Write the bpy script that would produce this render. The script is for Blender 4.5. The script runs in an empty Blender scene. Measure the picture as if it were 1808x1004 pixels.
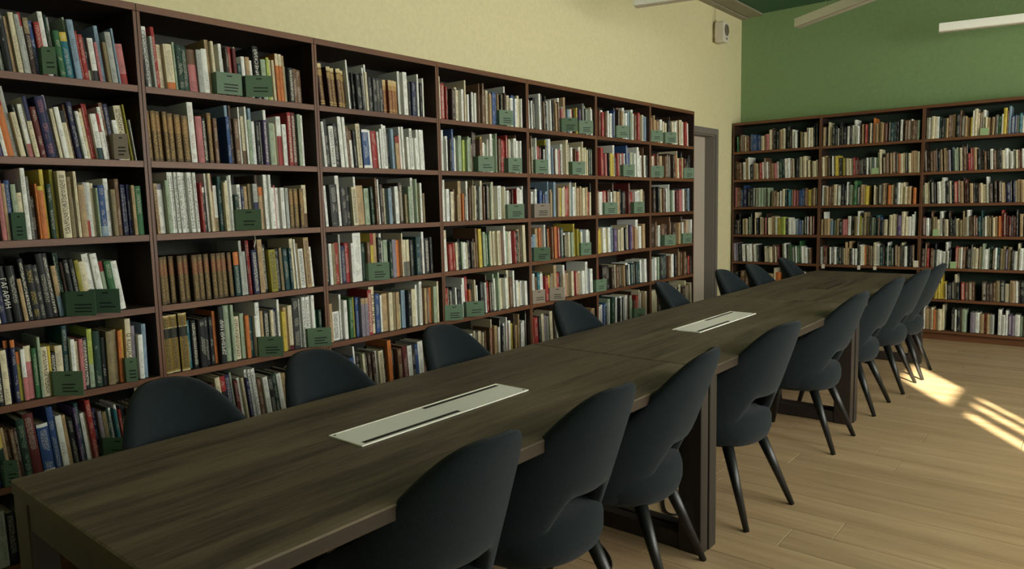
import bpy, math, random
from mathutils import Matrix, Vector
random.seed(11)
sc = bpy.context.scene
COL = sc.collection
PI = math.pi

# ------------------------------------------------------------------ camera
cam = bpy.data.cameras.new('camera')
cam.sensor_fit = 'HORIZONTAL'; cam.sensor_width = 36.0; cam.lens = 25.189
cam.clip_start = 0.05; cam.clip_end = 100
camo = bpy.data.objects.new('camera', cam); COL.objects.link(camo)
_r = Vector((0.76834685, 0.63964754, -0.0222293))
_u = Vector((-0.05248812, 0.09758733, 0.99384189))
_f = Vector((-0.63787782, 0.76244852, -0.10855482))
camo.matrix_world = Matrix(((_r.x, _u.x, -_f.x, 3.0922), (_r.y, _u.y, -_f.y, -0.9707),
                            (_r.z, _u.z, -_f.z, 1.4253), (0, 0, 0, 1)))
sc.camera = camo

# ------------------------------------------------------------------ daylight and exposure
vs = sc.view_settings
vs.view_transform = 'Standard'; vs.look = 'None'; vs.gamma = 1.0; vs.use_curve_mapping = False
vs.exposure = 0.3
world = bpy.data.worlds.new('sky'); sc.world = world; world.use_nodes = True
bg = world.node_tree.nodes['Background']
bg.inputs[0].default_value = (0.62, 0.78, 0.86, 1); bg.inputs[1].default_value = 1.0

def srgb(r, g, b):
    f = lambda c: (c / 255 / 12.92) if c <= 10.3 else ((c / 255 + 0.055) / 1.055) ** 2.4
    return (f(r), f(g), f(b), 1.0)

sun = bpy.data.lights.new('sun', 'SUN'); sun.energy = 40.0; sun.angle = 0.012; sun.color = (1.0, 0.93, 0.74)
suno = bpy.data.objects.new('sun', sun); COL.objects.link(suno)
_az = Vector((-0.54, 0.84, 0)).normalized(); _el = math.radians(24.4)
_sd = Vector((_az.x * math.cos(_el), _az.y * math.cos(_el), -math.sin(_el)))
suno.rotation_euler = _sd.to_track_quat('-Z', 'Y').to_euler(); suno.location = (9, -6, 6)

RW = 5.2          # inner face of the window wall
# daylight arriving through the windows (centre y, width, z centre, height, watts)
for yc, w, zc, h, e in ((-1.75, 1.5, 1.95, 2.0, 10), (0.22, 0.8, 1.95, 2.0, 26), (2.1, 1.7, 1.95, 2.0, 95), (4.25, 1.5, 1.95, 2.0, 62), (6.2, 1.3, 1.95, 2.0, 34)):
    al = bpy.data.lights.new('window_daylight', 'AREA'); al.shape = 'RECTANGLE'; al.size = w; al.size_y = h
    al.energy = e; al.color = (1.0, 0.985, 0.90)
    ao = bpy.data.objects.new('window_daylight', al); COL.objects.link(ao)
    ao.location = (RW - 0.06 if yc != 0.22 else RW + 0.14, yc, zc)
    ao.rotation_euler = (Vector((-1, 0, -0.12))).to_track_quat('-Z', 'Z').to_euler()

# ------------------------------------------------------------------ helpers
def tag(o, label=None, cat=None, group=None, kind=None):
    if label: o['label'] = label
    if cat: o['category'] = cat
    if group: o['group'] = group
    if kind: o['kind'] = kind
    return o

def empty(name, loc=(0, 0, 0), rz=0.0):
    o = bpy.data.objects.new(name, None); COL.objects.link(o)
    o.location = loc; o.rotation_euler = (0, 0, rz); o.empty_display_size = 0.1
    return o

class MB:
    def __init__(s): s.v = []; s.f = []; s.smooth = []
    def quad(s, pts, sm=False):
        i = len(s.v); s.v += [tuple(p) for p in pts]; s.f.append(tuple(range(i, i + len(pts)))); s.smooth.append(sm)
    def box(s, x0, x1, y0, y1, z0, z1, m=None):
        i = len(s.v)
        p = [(x0, y0, z0), (x1, y0, z0), (x1, y1, z0), (x0, y1, z0), (x0, y0, z1), (x1, y0, z1), (x1, y1, z1), (x0, y1, z1)]
        if m is not None: p = [tuple(m @ Vector(q)) for q in p]
        s.v += p
        for f in ((0, 3, 2, 1), (4, 5, 6, 7), (0, 1, 5, 4), (1, 2, 6, 5), (2, 3, 7, 6), (3, 0, 4, 7)):
            s.f.append(tuple(i + a for a in f)); s.smooth.append(False)
        return s
    def bbox(s, x0, x1, y0, y1, z0, z1, b=0.003):
        """box with all edges chamfered"""
        i = len(s.v)
        pts = []
        for sx in (0, 1):
            for sy in (0, 1):
                for sz in (0, 1):
                    X = (x0, x1)[sx]; Y = (y0, y1)[sy]; Z = (z0, z1)[sz]
                    dx = b if sx == 0 else -b; dy = b if sy == 0 else -b; dz = b if sz == 0 else -b
                    pts += [(X, Y + dy, Z + dz), (X + dx, Y, Z + dz), (X + dx, Y + dy, Z)]
        s.v += pts
        def I(sx, sy, sz, k): return i + (sx * 4 + sy * 2 + sz) * 3 + k
        F = []
        for a in (0, 1):
            q = [I(a, 0, 0, 0), I(a, 1, 0, 0), I(a, 1, 1, 0), I(a, 0, 1, 0)]; F.append(q if a else q[::-1])
            q = [I(0, a, 0, 1), I(0, a, 1, 1), I(1, a, 1, 1), I(1, a, 0, 1)]; F.append(q if a else q[::-1])
            q = [I(0, 0, a, 2), I(1, 0, a, 2), I(1, 1, a, 2), I(0, 1, a, 2)]; F.append(q if a else q[::-1])
        for a in (0, 1):
            for c in (0, 1):
                q = [I(a, c, 0, 0), I(a, c, 0, 1), I(a, c, 1, 1), I(a, c, 1, 0)]; F.append(q if (a ^ c) else q[::-1])
                q = [I(a, 0, c, 0), I(a, 1, c, 0), I(a, 1, c, 2), I(a, 0, c, 2)]; F.append(q if (a ^ c) else q[::-1])
                q = [I(0, a, c, 1), I(1, a, c, 1), I(1, a, c, 2), I(0, a, c, 2)]; F.append(q if not (a ^ c) else q[::-1])
        for a in (0, 1):
            for c in (0, 1):
                for e in (0, 1):
                    q = [I(a, c, e, 0), I(a, c, e, 1), I(a, c, e, 2)]; F.append(q if (a ^ c ^ e) else q[::-1])
        s.f += [tuple(q) for q in F]; s.smooth += [False] * len(F)
        return s
    def rings(s, R, cap0=True, cap1=True, sm=True):
        n = len(R[0]); i = len(s.v)
        for r in R: s.v += [tuple(p) for p in r]
        for a in range(len(R) - 1):
            for b in range(n):
                c = (b + 1) % n
                s.f.append((i + a * n + b, i + a * n + c, i + (a + 1) * n + c, i + (a + 1) * n + b)); s.smooth.append(sm)
        if cap0: s.f.append(tuple(i + b for b in reversed(range(n)))); s.smooth.append(False)
        if cap1: s.f.append(tuple(i + (len(R) - 1) * n + b for b in range(n))); s.smooth.append(False)
        return s
    def tube(s, pts, r, n=8):
        R = []
        pts = [Vector(p) for p in pts]
        for k, p in enumerate(pts):
            d = (pts[min(k + 1, len(pts) - 1)] - pts[max(k - 1, 0)]).normalized()
            a = d.cross(Vector((0, 0, 1)))
            if a.length < 1e-3: a = d.cross(Vector((1, 0, 0)))
            a.normalize(); b = a.cross(d)
            rr = r[k] if isinstance(r, (list, tuple)) else r
            R.append([p + rr * (math.cos(t) * a + math.sin(t) * b) for t in [2 * PI * q / n for q in range(n)]])
        return s.rings(R)
    def mesh(s, name, mat):
        me = bpy.data.meshes.new(name); me.from_pydata(s.v, [], s.f)
        me.polygons.foreach_set('use_smooth', s.smooth)
        if mat: me.materials.append(mat)
        me.update(); return me
    def build(s, name, mat, parent=None, loc=None):
        o = bpy.data.objects.new(name, s.mesh(name, mat)); COL.objects.link(o)
        if parent: o.parent = parent
        if loc: o.location = loc
        return o

def link(name, me, parent=None, loc=None):
    o = bpy.data.objects.new(name, me); COL.objects.link(o)
    if parent: o.parent = parent
    if loc is not None: o.location = loc
    return o

# ------------------------------------------------------------------ materials
def newmat(name):
    m = bpy.data.materials.new(name); m.use_nodes = True
    return m, m.node_tree.nodes, m.node_tree.links, m.node_tree.nodes['Principled BSDF']

def flat(name, col, rough=0.6, metal=0.0, bump=0.0, bscale=200, var=0.0, vscale=6, sheen=0.0, spec=0.5):
    m, N, L, P = newmat(name)
    P.inputs['Base Color'].default_value = col; P.inputs['Roughness'].default_value = rough
    P.inputs['Metallic'].default_value = metal; P.inputs['Specular IOR Level'].default_value = spec
    if sheen: P.inputs['Sheen Weight'].default_value = sheen; P.inputs['Sheen Roughness'].default_value = 0.5
    tc = N.new('ShaderNodeTexCoord')
    if var:
        n = N.new('ShaderNodeTexNoise'); n.inputs['Scale'].default_value = vscale; n.inputs['Detail'].default_value = 5
        L.new(tc.outputs['Object'], n.inputs['Vector'])
        mr = N.new('ShaderNodeMapRange'); mr.inputs['To Min'].default_value = 1 - var; mr.inputs['To Max'].default_value = 1 + var
        L.new(n.outputs['Fac'], mr.inputs['Value'])
        mx = N.new('ShaderNodeMix'); mx.data_type = 'RGBA'; mx.blend_type = 'MULTIPLY'; mx.inputs[0].default_value = 1
        mx.inputs[6].default_value = col; L.new(mr.outputs[0], mx.inputs[7]); L.new(mx.outputs[2], P.inputs['Base Color'])
    if bump:
        n2 = N.new('ShaderNodeTexNoise'); n2.inputs['Scale'].default_value = bscale; n2.inputs['Detail'].default_value = 3
        L.new(tc.outputs['Object'], n2.inputs['Vector'])
        b = N.new('ShaderNodeBump'); b.inputs['Strength'].default_value = bump; b.inputs['Distance'].default_value = 0.004
        L.new(n2.outputs['Fac'], b.inputs['Height']); L.new(b.outputs[0], P.inputs['Normal'])
    return m

def wood(name, dark, light, axis, rough=0.5, fine=60, rnd=0.0, spec=0.4, stretch=0.05, lo=0.34, hi=0.66):
    """long streaky grain along one axis, optional per-object tone"""
    m, N, L, P = newmat(name)
    P.inputs['Roughness'].default_value = rough; P.inputs['Specular IOR Level'].default_value = spec
    tc = N.new('ShaderNodeTexCoord'); mp = N.new('ShaderNodeMapping')
    sc_ = [1.0, 1.0, 1.0]
    for k in range(3): sc_[k] = stretch if k == axis else 1.0
    mp.inputs['Scale'].default_value = sc_
    oi = N.new('ShaderNodeObjectInfo')
    add = N.new('ShaderNodeVectorMath'); add.operation = 'ADD'
    mul = N.new('ShaderNodeVectorMath'); mul.operation = 'SCALE'; mul.inputs[0].default_value = (7.3, 5.1, 3.7)
    L.new(oi.outputs['Random'], mul.inputs['Scale'])
    L.new(tc.outputs['Object'], mp.inputs['Vector']); L.new(mp.outputs[0], add.inputs[0]); L.new(mul.outputs[0], add.inputs[1])
    n1 = N.new('ShaderNodeTexNoise'); n1.inputs['Scale'].default_value = fine; n1.inputs['Detail'].default_value = 6; n1.inputs['Roughness'].default_value = 0.65
    n2 = N.new('ShaderNodeTexNoise'); n2.inputs['Scale'].default_value = fine * 0.16; n2.inputs['Detail'].default_value = 4; n2.inputs['Distortion'].default_value = 0.8
    L.new(add.outputs[0], n1.inputs['Vector']); L.new(add.outputs[0], n2.inputs['Vector'])
    mm = N.new('ShaderNodeMath'); mm.operation = 'MULTIPLY_ADD'; mm.inputs[1].default_value = 0.45
    s2 = N.new('ShaderNodeMath'); s2.operation = 'MULTIPLY'; s2.inputs[1].default_value = 0.55
    L.new(n2.outputs['Fac'], s2.inputs[0]); L.new(n1.outputs['Fac'], mm.inputs[0]); L.new(s2.outputs[0], mm.inputs[2])
    cr = N.new('ShaderNodeValToRGB'); cr.color_ramp.elements[0].position = lo; cr.color_ramp.elements[1].position = hi
    cr.color_ramp.elements[0].color = dark; cr.color_ramp.elements[1].color = light
    L.new(mm.outputs[0], cr.inputs[0])
    out = cr.outputs[0]
    if rnd:
        mr = N.new('ShaderNodeMapRange'); mr.inputs['To Min'].default_value = 1 - rnd; mr.inputs['To Max'].default_value = 1 + rnd
        L.new(oi.outputs['Random'], mr.inputs['Value'])
        mx = N.new('ShaderNodeMix'); mx.data_type = 'RGBA'; mx.blend_type = 'MULTIPLY'; mx.inputs[0].default_value = 1
        L.new(out, mx.inputs[6]); L.new(mr.outputs[0], mx.inputs[7]); out = mx.outputs[2]
    L.new(out, P.inputs['Base Color'])
    b = N.new('ShaderNodeBump'); b.inputs['Strength'].default_value = 0.12; b.inputs['Distance'].default_value = 0.002
    L.new(n1.outputs['Fac'], b.inputs['Height']); L.new(b.outputs[0], P.inputs['Normal'])
    return m

M = {}
M['wall_cream'] = flat('cream_paint', srgb(224, 214, 168), 0.85, var=0.10, vscale=38, bump=0.15, bscale=70)
M['wall_green'] = flat('green_paint', srgb(126, 153, 102), 0.85, var=0.12, vscale=30, bump=0.15, bscale=70)
M['ceil_green'] = flat('dark_green_ceiling_paint', srgb(60, 98, 68), 0.9, var=0.05)
M['ceil_grey'] = flat('grey_cornice_paint', srgb(150, 142, 120), 0.85, var=0.05)
M['white_wall'] = flat('white_paint', srgb(205, 200, 180), 0.85, var=0.04)
M['shelf_h'] = wood('brown_laminate_shelf', srgb(86, 52, 31), srgb(120, 78, 48), 1, 0.45, 55)
M['shelf_v'] = wood('brown_laminate_upright', srgb(84, 51, 31), srgb(116, 76, 47), 2, 0.45, 55)
M['shelf_x'] = wood('brown_laminate_cross', srgb(70, 44, 32), srgb(96, 64, 47), 0, 0.45, 55)
M['shelf_shaded'] = wood('shaded_laminate_face', srgb(38, 26, 19), srgb(58, 40, 29), 2, 0.55, 55)  # shade of inner faces and undersides put into the laminate colour
M['shelf_back'] = flat('shaded_back_board', srgb(34, 34, 27), 0.7, var=0.1)  # dark shelf interior: shade put into the back panel's colour
M['shelf_back_g'] = flat('shaded_green_back_board', srgb(26, 44, 32), 0.7, var=0.1)  # green wall in shade behind the books, painted into this panel
M['table'] = wood('smoked_oak_top', srgb(47, 40, 29), srgb(110, 96, 75), 1, 0.5, 85, rnd=0.04, spec=0.45, stretch=0.07, lo=0.36, hi=0.64)
M['table_edge'] = wood('smoked_oak_edge_shaded', srgb(40, 31, 21), srgb(62, 49, 33), 1, 0.5, 42)  # sides of the tops coloured darker, shade painted in
M['leg'] = wood('dark_stained_leg', srgb(30, 26, 22), srgb(54, 46, 39), 2, 0.5, 45)
M['fabric'] = flat('charcoal_blue_fabric', srgb(30, 37, 40), 0.95, bump=0.5, bscale=420, var=0.12, vscale=60, sheen=0.08, spec=0.1)
M['black_leg'] = flat('black_lacquered_wood', srgb(16, 18, 17), 0.4, var=0.1, vscale=20)
M['plank'] = wood('oak_plank', srgb(134, 110, 78), srgb(180, 155, 118), 0, 0.42, 40, rnd=0.06, spec=0.45, stretch=0.07, lo=0.30, hi=0.70)
M['joint'] = flat('dark_floor_joint', srgb(60, 46, 32), 0.8)
M['alu'] = flat('satin_aluminium_cover', srgb(250, 250, 236), 0.28, spec=1.0, var=0.03, vscale=30)
M['alu_dark'] = flat('dark_brown_cover', srgb(98, 86, 70), 0.3, metal=0.6, var=0.05)  # darker, browner colour for the farthest table's cover
M['slot'] = flat('black_slot', srgb(14, 16, 15), 0.6)
M['alu_edge'] = flat('bright_cover_rim', srgb(244, 242, 226), 0.35, metal=0.0)
M['card_g'] = flat('green_card', srgb(88, 114, 86), 0.6, var=0.04)
M['card_d'] = flat('deep_green_card', srgb(68, 98, 76), 0.6, var=0.04)
M['card_n'] = flat('grey_brown_card', srgb(134, 122, 104), 0.6, var=0.04)
M['card_p'] = flat('pale_green_card', srgb(150, 176, 126), 0.6, var=0.04)
M['ink'] = flat('black_ink', srgb(24, 32, 26), 0.8)
M['white'] = flat('white_plastic', srgb(214, 208, 190), 0.5, var=0.02)
M['lampw'] = flat('white_lamp_body', srgb(242, 242, 228), 0.45, var=0.02)
M['lampd'] = flat('opal_diffuser', srgb(196, 186, 168), 0.4, var=0.02)
M['grey'] = flat('grey_grille', srgb(112, 102, 86), 0.6, bump=0.4, bscale=500)
M['door'] = flat('grey_door_paint', srgb(186, 174, 156), 0.6, var=0.03)
M['door_d'] = flat('grey_door_casing', srgb(118, 112, 102), 0.6, var=0.03)
M['blind'] = flat('added_blind_white', srgb(225, 222, 205), 0.8, var=0.02)
M['wire'] = flat('white_cable', srgb(196, 190, 150), 0.6)
M['black'] = flat('black_cable', srgb(18, 20, 20), 0.5)
gm, N, L, P = newmat('window_glass')
for n in list(N):
    if n.type == 'BSDF_PRINCIPLED': N.remove(n)
tr = N.new('ShaderNodeBsdfTransparent'); gl = N.new('ShaderNodeBsdfGlossy'); gl.inputs['Roughness'].default_value = 0.02
mx = N.new('ShaderNodeMixShader'); mx.inputs[0].default_value = 0.06
L.new(tr.outputs[0], mx.inputs[1]); L.new(gl.outputs[0], mx.inputs[2]); L.new(mx.outputs[0], N['Material Output'].inputs[0])
M['glass'] = gm

# book material: cover colour, print colour and print strength ride on the faces
bm_, N, L, P = newmat('book_cover')
P.inputs['Roughness'].default_value = 0.5; P.inputs['Specular IOR Level'].default_value = 0.35
a1 = N.new('ShaderNodeAttribute'); a1.attribute_name = 'cover'
a3 = N.new('ShaderNodeAttribute'); a3.attribute_name = 'print'
uv = N.new('ShaderNodeUVMap'); uv.uv_map = 'spine'
um = N.new('ShaderNodeUVMap'); um.uv_map = 'metre'
sx = N.new('ShaderNodeSeparateXYZ'); L.new(uv.outputs[0], sx.inputs[0])
def math_(op, a, b=None, c=None):
    n = N.new('ShaderNodeMath'); n.operation = op
    for i, q in enumerate((a, b, c)):
        if q is None: continue
        if isinstance(q, (int, float)): n.inputs[i].default_value = q
        else: L.new(q, n.inputs[i])
    return n.outputs[0]
nz = N.new('ShaderNodeTexNoise'); nz.inputs['Scale'].default_value = 250; nz.inputs['Detail'].default_value = 1.5
L.new(um.outputs[0], nz.inputs['Vector'])
nl = N.new('ShaderNodeTexNoise'); nl.inputs['Scale'].default_value = 16; nl.inputs['Detail'].default_value = 1
L.new(um.outputs[0], nl.inputs['Vector'])
across = math_('LESS_THAN', math_('ABSOLUTE', math_('SUBTRACT', sx.outputs[0], 0.5)), 0.30)
low = math_('GREATER_THAN', nl.outputs['Fac'], math_('SUBTRACT', 0.56, math_('MULTIPLY', a3.outputs['Alpha'], 0.3)))
hi_ = math_('GREATER_THAN', nz.outputs['Fac'], 0.5)
edge = math_('LESS_THAN', math_('ABSOLUTE', math_('SUBTRACT', sx.outputs[1], 0.5)), 0.44)
mask = math_('MULTIPLY', math_('MULTIPLY', across, low), math_('MULTIPLY', hi_, edge))
mask = math_('MULTIPLY', mask, math_('MINIMUM', math_('MULTIPLY', a3.outputs['Alpha'], 1.6), 0.9))
mxc = N.new('ShaderNodeMix'); mxc.data_type = 'RGBA'
L.new(mask, mxc.inputs[0]); L.new(a1.outputs['Color'], mxc.inputs[6]); L.new(a3.outputs['Color'], mxc.inputs[7])
nv = N.new('ShaderNodeTexNoise'); nv.inputs['Scale'].default_value = 45; nv.inputs['Detail'].default_value = 4
L.new(um.outputs[0], nv.inputs['Vector'])
mr = N.new('ShaderNodeMapRange'); mr.inputs['To Min'].default_value = 0.8; mr.inputs['To Max'].default_value = 1.18
L.new(nv.outputs['Fac'], mr.inputs['Value'])
mx2 = N.new('ShaderNodeMix'); mx2.data_type = 'RGBA'; mx2.blend_type = 'MULTIPLY'; mx2.inputs[0].default_value = 1
L.new(mxc.outputs[2], mx2.inputs[6]); L.new(mr.outputs[0], mx2.inputs[7]); L.new(mx2.outputs[2], P.inputs['Base Color'])
M['book'] = bm_
M['pages'] = flat('book_pages', srgb(178, 166, 134), 0.9, var=0.1, vscale=300)
M['title_w'] = flat('white_lettering', srgb(222, 220, 205), 0.7)
M['title_k'] = flat('dark_lettering', srgb(60, 58, 54), 0.7)

# ------------------------------------------------------------------ the room
WX, BY, FY, CZ = -0.35, 7.44, -3.0, 3.558
DY0, DY1, DZ = 5.74, 6.72, 2.165
mb = MB()
mb.box(WX - 0.15, WX, FY, DY0, 0, CZ); mb.box(WX - 0.15, WX, DY1, BY + 0.15, 0, CZ); mb.box(WX - 0.15, WX, DY0, DY1, DZ, CZ)
tag(mb.build('wall_left', M['wall_cream']), kind='structure')
tag(MB().box(WX, RW + 0.2, BY, BY + 0.15, 0, CZ).build('wall_back', M['wall_green']), kind='structure')
tag(MB().box(WX, RW + 0.2, FY - 0.15, FY, 0, CZ).build('wall_front', M['wall_green']), kind='structure')
tag(MB().box(WX - 0.15, RW + 0.2, FY - 0.15, BY + 0.15, CZ, CZ + 0.12).build('ceiling', M['ceil_green']), kind='structure')
co = MB(); co.box(WX, -0.28, FY, BY, CZ - 0.035, CZ - 0.001); co.box(-0.265, -0.10, FY, BY, CZ - 0.022, CZ - 0.001)
tag(co.build('trim_1', M['ceil_grey']), kind='structure')
# window wall: five openings
WIN = [(-2.55, -0.95), (-0.22, 0.66), (1.2, 3.0), (3.45, 5.05), (5.5, 6.9)]
WZ0, WZ1 = 0.9, 2.95
mb = MB(); y = FY
mb.box(RW, RW + 0.2, FY, BY, 0, WZ0); mb.box(RW, RW + 0.2, FY, BY, WZ1, CZ)
for a, b in WIN:
    mb.box(RW, RW + 0.2, y, a, WZ0, WZ1); y = b
mb.box(RW, RW + 0.2, y, BY, WZ0, WZ1)
tag(mb.build('wall_right', M['white_wall']), kind='structure')
for n, (a, b) in enumerate(WIN):
    fr = MB(); t = 0.05; x0, x1 = RW + 0.07, RW + 0.13
    fr.box(x0, x1, a, a + t, WZ0, WZ1); fr.box(x0, x1, b - t, b, WZ0, WZ1)
    fr.box(x0, x1, a + t, b - t, WZ0, WZ0 + t); fr.box(x0, x1, a + t, b - t, WZ1 - t, WZ1)
    fr.box(x0, x1, a + t, b - t, 2.42, 2.50)
    if n == 1: fr.box(x0, x1, 0.10, 0.18, WZ0 + t, 2.42); fr.box(x0, x1, 0.36, 0.40, WZ0 + t, 2.42)
    w = tag(fr.build('window_%d' % (n + 1), M['white']), kind='structure')
    MB().box(RW + 0.098, RW + 0.102, a + t, b - t, WZ0 + t, 2.42).build('pane', M['glass'], w)
    MB().box(RW + 0.098, RW + 0.102, a + t, b - t, 2.50, WZ1 - t).build('pane', M['glass'], w)
    if n != 1:
        bl = empty('sun_block_blind', (RW + 0.03, (a + b) / 2, WZ0))  # unseen blind, added to keep direct sun out of this window
        MB().box(-0.003, 0.003, -(b - a) / 2 + 0.02, (b - a) / 2 - 0.02, 0.02, 2.0).build('cloth', M['blind'], bl)
        MB().tube([(0, -(b - a) / 2 + 0.02, 2.02), (0, (b - a) / 2 - 0.02, 2.02)], 0.02, 10).build('roller', M['white'], bl)
        MB().bbox(-0.008, 0.008, -(b - a) / 2 + 0.02, (b - a) / 2 - 0.02, 0.0, 0.025).build('bottom_bar', M['white'], bl)
        tag(bl, 'unseen white roller blind added to block sun at the %s window of the right wall' % ['nearest', '', 'third', 'fourth', 'farthest'][n], 'blind', 'added sun blinds')
# floor: a dark bed and real planks across the room
fl = tag(MB().box(WX, RW, FY, BY, -0.06, -0.004).build('floor', M['joint']), kind='structure')
PW, PL, G = 0.196, 1.38, 0.0022
cache = {}
row = 0; y = FY
rp = random.Random(3)
while y < BY - 0.01:
    w = min(PW, BY - y); x = WX; first = True
    off = rp.uniform(0.25, 1.0)
    while x < RW - 0.02:
        l = min(PL * off if first else PL, RW - x); first = False
        key = (round(l, 2), round(w, 3))
        if key not in cache:
            cache[key] = MB().bbox(0, key[0] - G, 0, w - G, -0.004, 0.0, 0.0012).mesh('plank', M['plank'])
        p = link('plank', cache[key], fl, (x, y, rp.uniform(-0.0004, 0.0)))
        x += l
    y += PW
# door in the left wall: deep reveal, pale leaf, grey casing
dr = MB(); dr.box(WX, WX + 0.025, DY1 - 0.005, DY1 + 0.045, 0, DZ + 0.06); dr.box(WX, WX + 0.025, DY0 - 0.045, DY0 + 0.005, 0, DZ + 0.06)
dr.box(WX, WX + 0.025, DY0 + 0.005, DY1 - 0.005, DZ - 0.005, DZ + 0.06)
dr.box(WX - 0.149, WX, DY1 - 0.02, DY1 - 0.001, 0, DZ); dr.box(WX - 0.149, WX, DY0 + 0.001, DY0 + 0.02, 0, DZ); dr.box(WX - 0.149, WX, DY0 + 0.02, DY1 - 0.02, DZ - 0.02, DZ - 0.001)
door = tag(dr.build('door_1', M['door_d']), kind='structure')
lf = MB().bbox(WX - 0.145, WX - 0.105, DY0 + 0.022, DY1 - 0.022, 0.006, DZ - 0.022).build('door_leaf', M['door'], door)
hd = MB(); hd.tube([(WX - 0.105, DY0 + 0.10, 1.02), (WX - 0.06, DY0 + 0.10, 1.02), (WX - 0.06, DY0 + 0.22, 1.02)], 0.009)
hd.build('handle', M['alu'], lf)
tag(MB().box(WX, WX + 0.012, DY1 + 0.046, 7.165, 0, 0.07).build('baseboard_left', M['door_d']), kind='structure')

# ------------------------------------------------------------------ bookcases
LV = [1.9516, 1.6468, 1.3411, 1.0381, 0.7371, 0.4335, 0.1300]; LT = 2.2787
BV = [1.9913, 1.6704, 1.3576, 1.0384, 0.7236, 0.4140, 0.0978]; BT = 2.3205
Y0, W, T, ST = 0.3807, 0.85, 0.0145, 0.028
BX0, BW, BFY = -0.3289, 0.9759, 7.1715
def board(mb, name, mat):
    me = mb.mesh(name, M['shelf_shaded']); me.materials.append(mat)  # all but the front faces take the painted-in shade
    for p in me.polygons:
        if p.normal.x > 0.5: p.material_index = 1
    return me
def bookcase(length, depth, levels, top, mat_len, mat_back):
    """local: front edge on the plane x=0, back at -depth, running along +y"""
    P_ = []
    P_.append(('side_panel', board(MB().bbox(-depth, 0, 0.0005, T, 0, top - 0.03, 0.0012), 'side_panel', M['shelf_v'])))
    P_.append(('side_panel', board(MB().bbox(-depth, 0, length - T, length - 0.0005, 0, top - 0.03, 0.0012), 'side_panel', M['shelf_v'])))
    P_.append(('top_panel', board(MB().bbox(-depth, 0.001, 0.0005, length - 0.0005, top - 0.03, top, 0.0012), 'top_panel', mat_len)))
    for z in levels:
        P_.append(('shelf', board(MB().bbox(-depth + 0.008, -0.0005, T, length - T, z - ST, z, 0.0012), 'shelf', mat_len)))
    P_.append(('back_panel', MB().box(-depth, -depth + 0.007, T, length - T, 0.03, top - 0.03).mesh('back_panel', mat_back)))
    P_.append(('plinth', MB().box(-0.045, -0.03, T, length - T, 0, levels[-1] - ST).mesh('plinth', mat_len)))
    return P_
ORD = ['first', 'second', 'third', 'fourth', 'fifth', 'sixth', 'seventh']
left_names = ['leftmost', 'second', 'third', 'fourth', 'fifth', 'sixth', 'seventh']
LP = bookcase(W, 0.345, LV, LT, M['shelf_h'], M['shelf_back'])
for b in range(7):
    r = empty('bookcase', (0, Y0 + (b - 1) * W, 0))
    for nm, me in LP: link(nm, me, r)
    lb = ['leftmost tall brown bookcase on the cream wall, cut by the picture edge', 'second tall brown bookcase from the left, three ornate gold volumes on it',
          'third tall brown bookcase from the left on the cream wall', 'fourth tall brown bookcase from the left on the cream wall',
          'fifth tall brown bookcase from the left on the cream wall', 'sixth tall brown bookcase on the cream wall, second before the door',
          'last tall brown bookcase on the cream wall, right beside the door'][b]
    tag(r, lb, 'bookcase', 'bookcases along the cream wall')
BP = bookcase(BW, 0.262, BV, BT, M['shelf_h'], M['shelf_back_g'])
for b in range(4):
    r = empty('bookcase', (BX0 + b * BW, BFY, 0), -PI / 2)
    for nm, me in BP: link(nm, me, r)
    tag(r, ['dark brown bookcase in the room corner against the green wall', 'middle dark brown bookcase on the green wall, behind the table end',
            'right dark brown bookcase on the green wall, reaching the picture edge', 'far right dark brown bookcase on the green wall, beyond the picture edge'][b],
        'bookcase', 'bookcases along the green wall')

# ------------------------------------------------------------------ books
PAL = dict(w=(226, 228, 218), W=(212, 202, 168), g=(168, 172, 162), G=(104, 106, 98), k=(26, 30, 30), K=(48, 50, 48), b=(46, 76, 124),
           B=(32, 38, 74), l=(128, 152, 168), t=(32, 104, 116), T=(24, 62, 62), r=(150, 46, 42), R=(92, 36, 34), p=(182, 112, 110),
           o=(194, 112, 52), y=(198, 176, 66), Y=(146, 138, 44), n=(106, 78, 54), N=(62, 46, 36), m=(174, 148, 108), M=(134, 120, 86),
           e=(48, 98, 58), E=(26, 56, 42), v=(84, 68, 108), s=(152, 168, 140), c=(168, 184, 84), u=(136, 128, 140))
NAME = dict(w='white', W='cream', g='light grey', G='grey', k='black', K='charcoal', b='blue', B='navy', l='pale blue', t='turquoise', T='dark teal',
            r='red', R='maroon', p='pink', o='orange', y='yellow', Y='olive yellow', n='brown', N='dark brown', m='tan', M='khaki', e='green',
            E='dark green', v='purple', s='pale green', c='lime', u='lavender grey', z='brown gilt ribbed', Z='gilt encyclopedia',
            Q='ornate gilt', D='maroon gilt banded', d='red gilt banded')
def lin(c): return srgb(*c)
GOLD = srgb(176, 144, 78)
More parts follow.
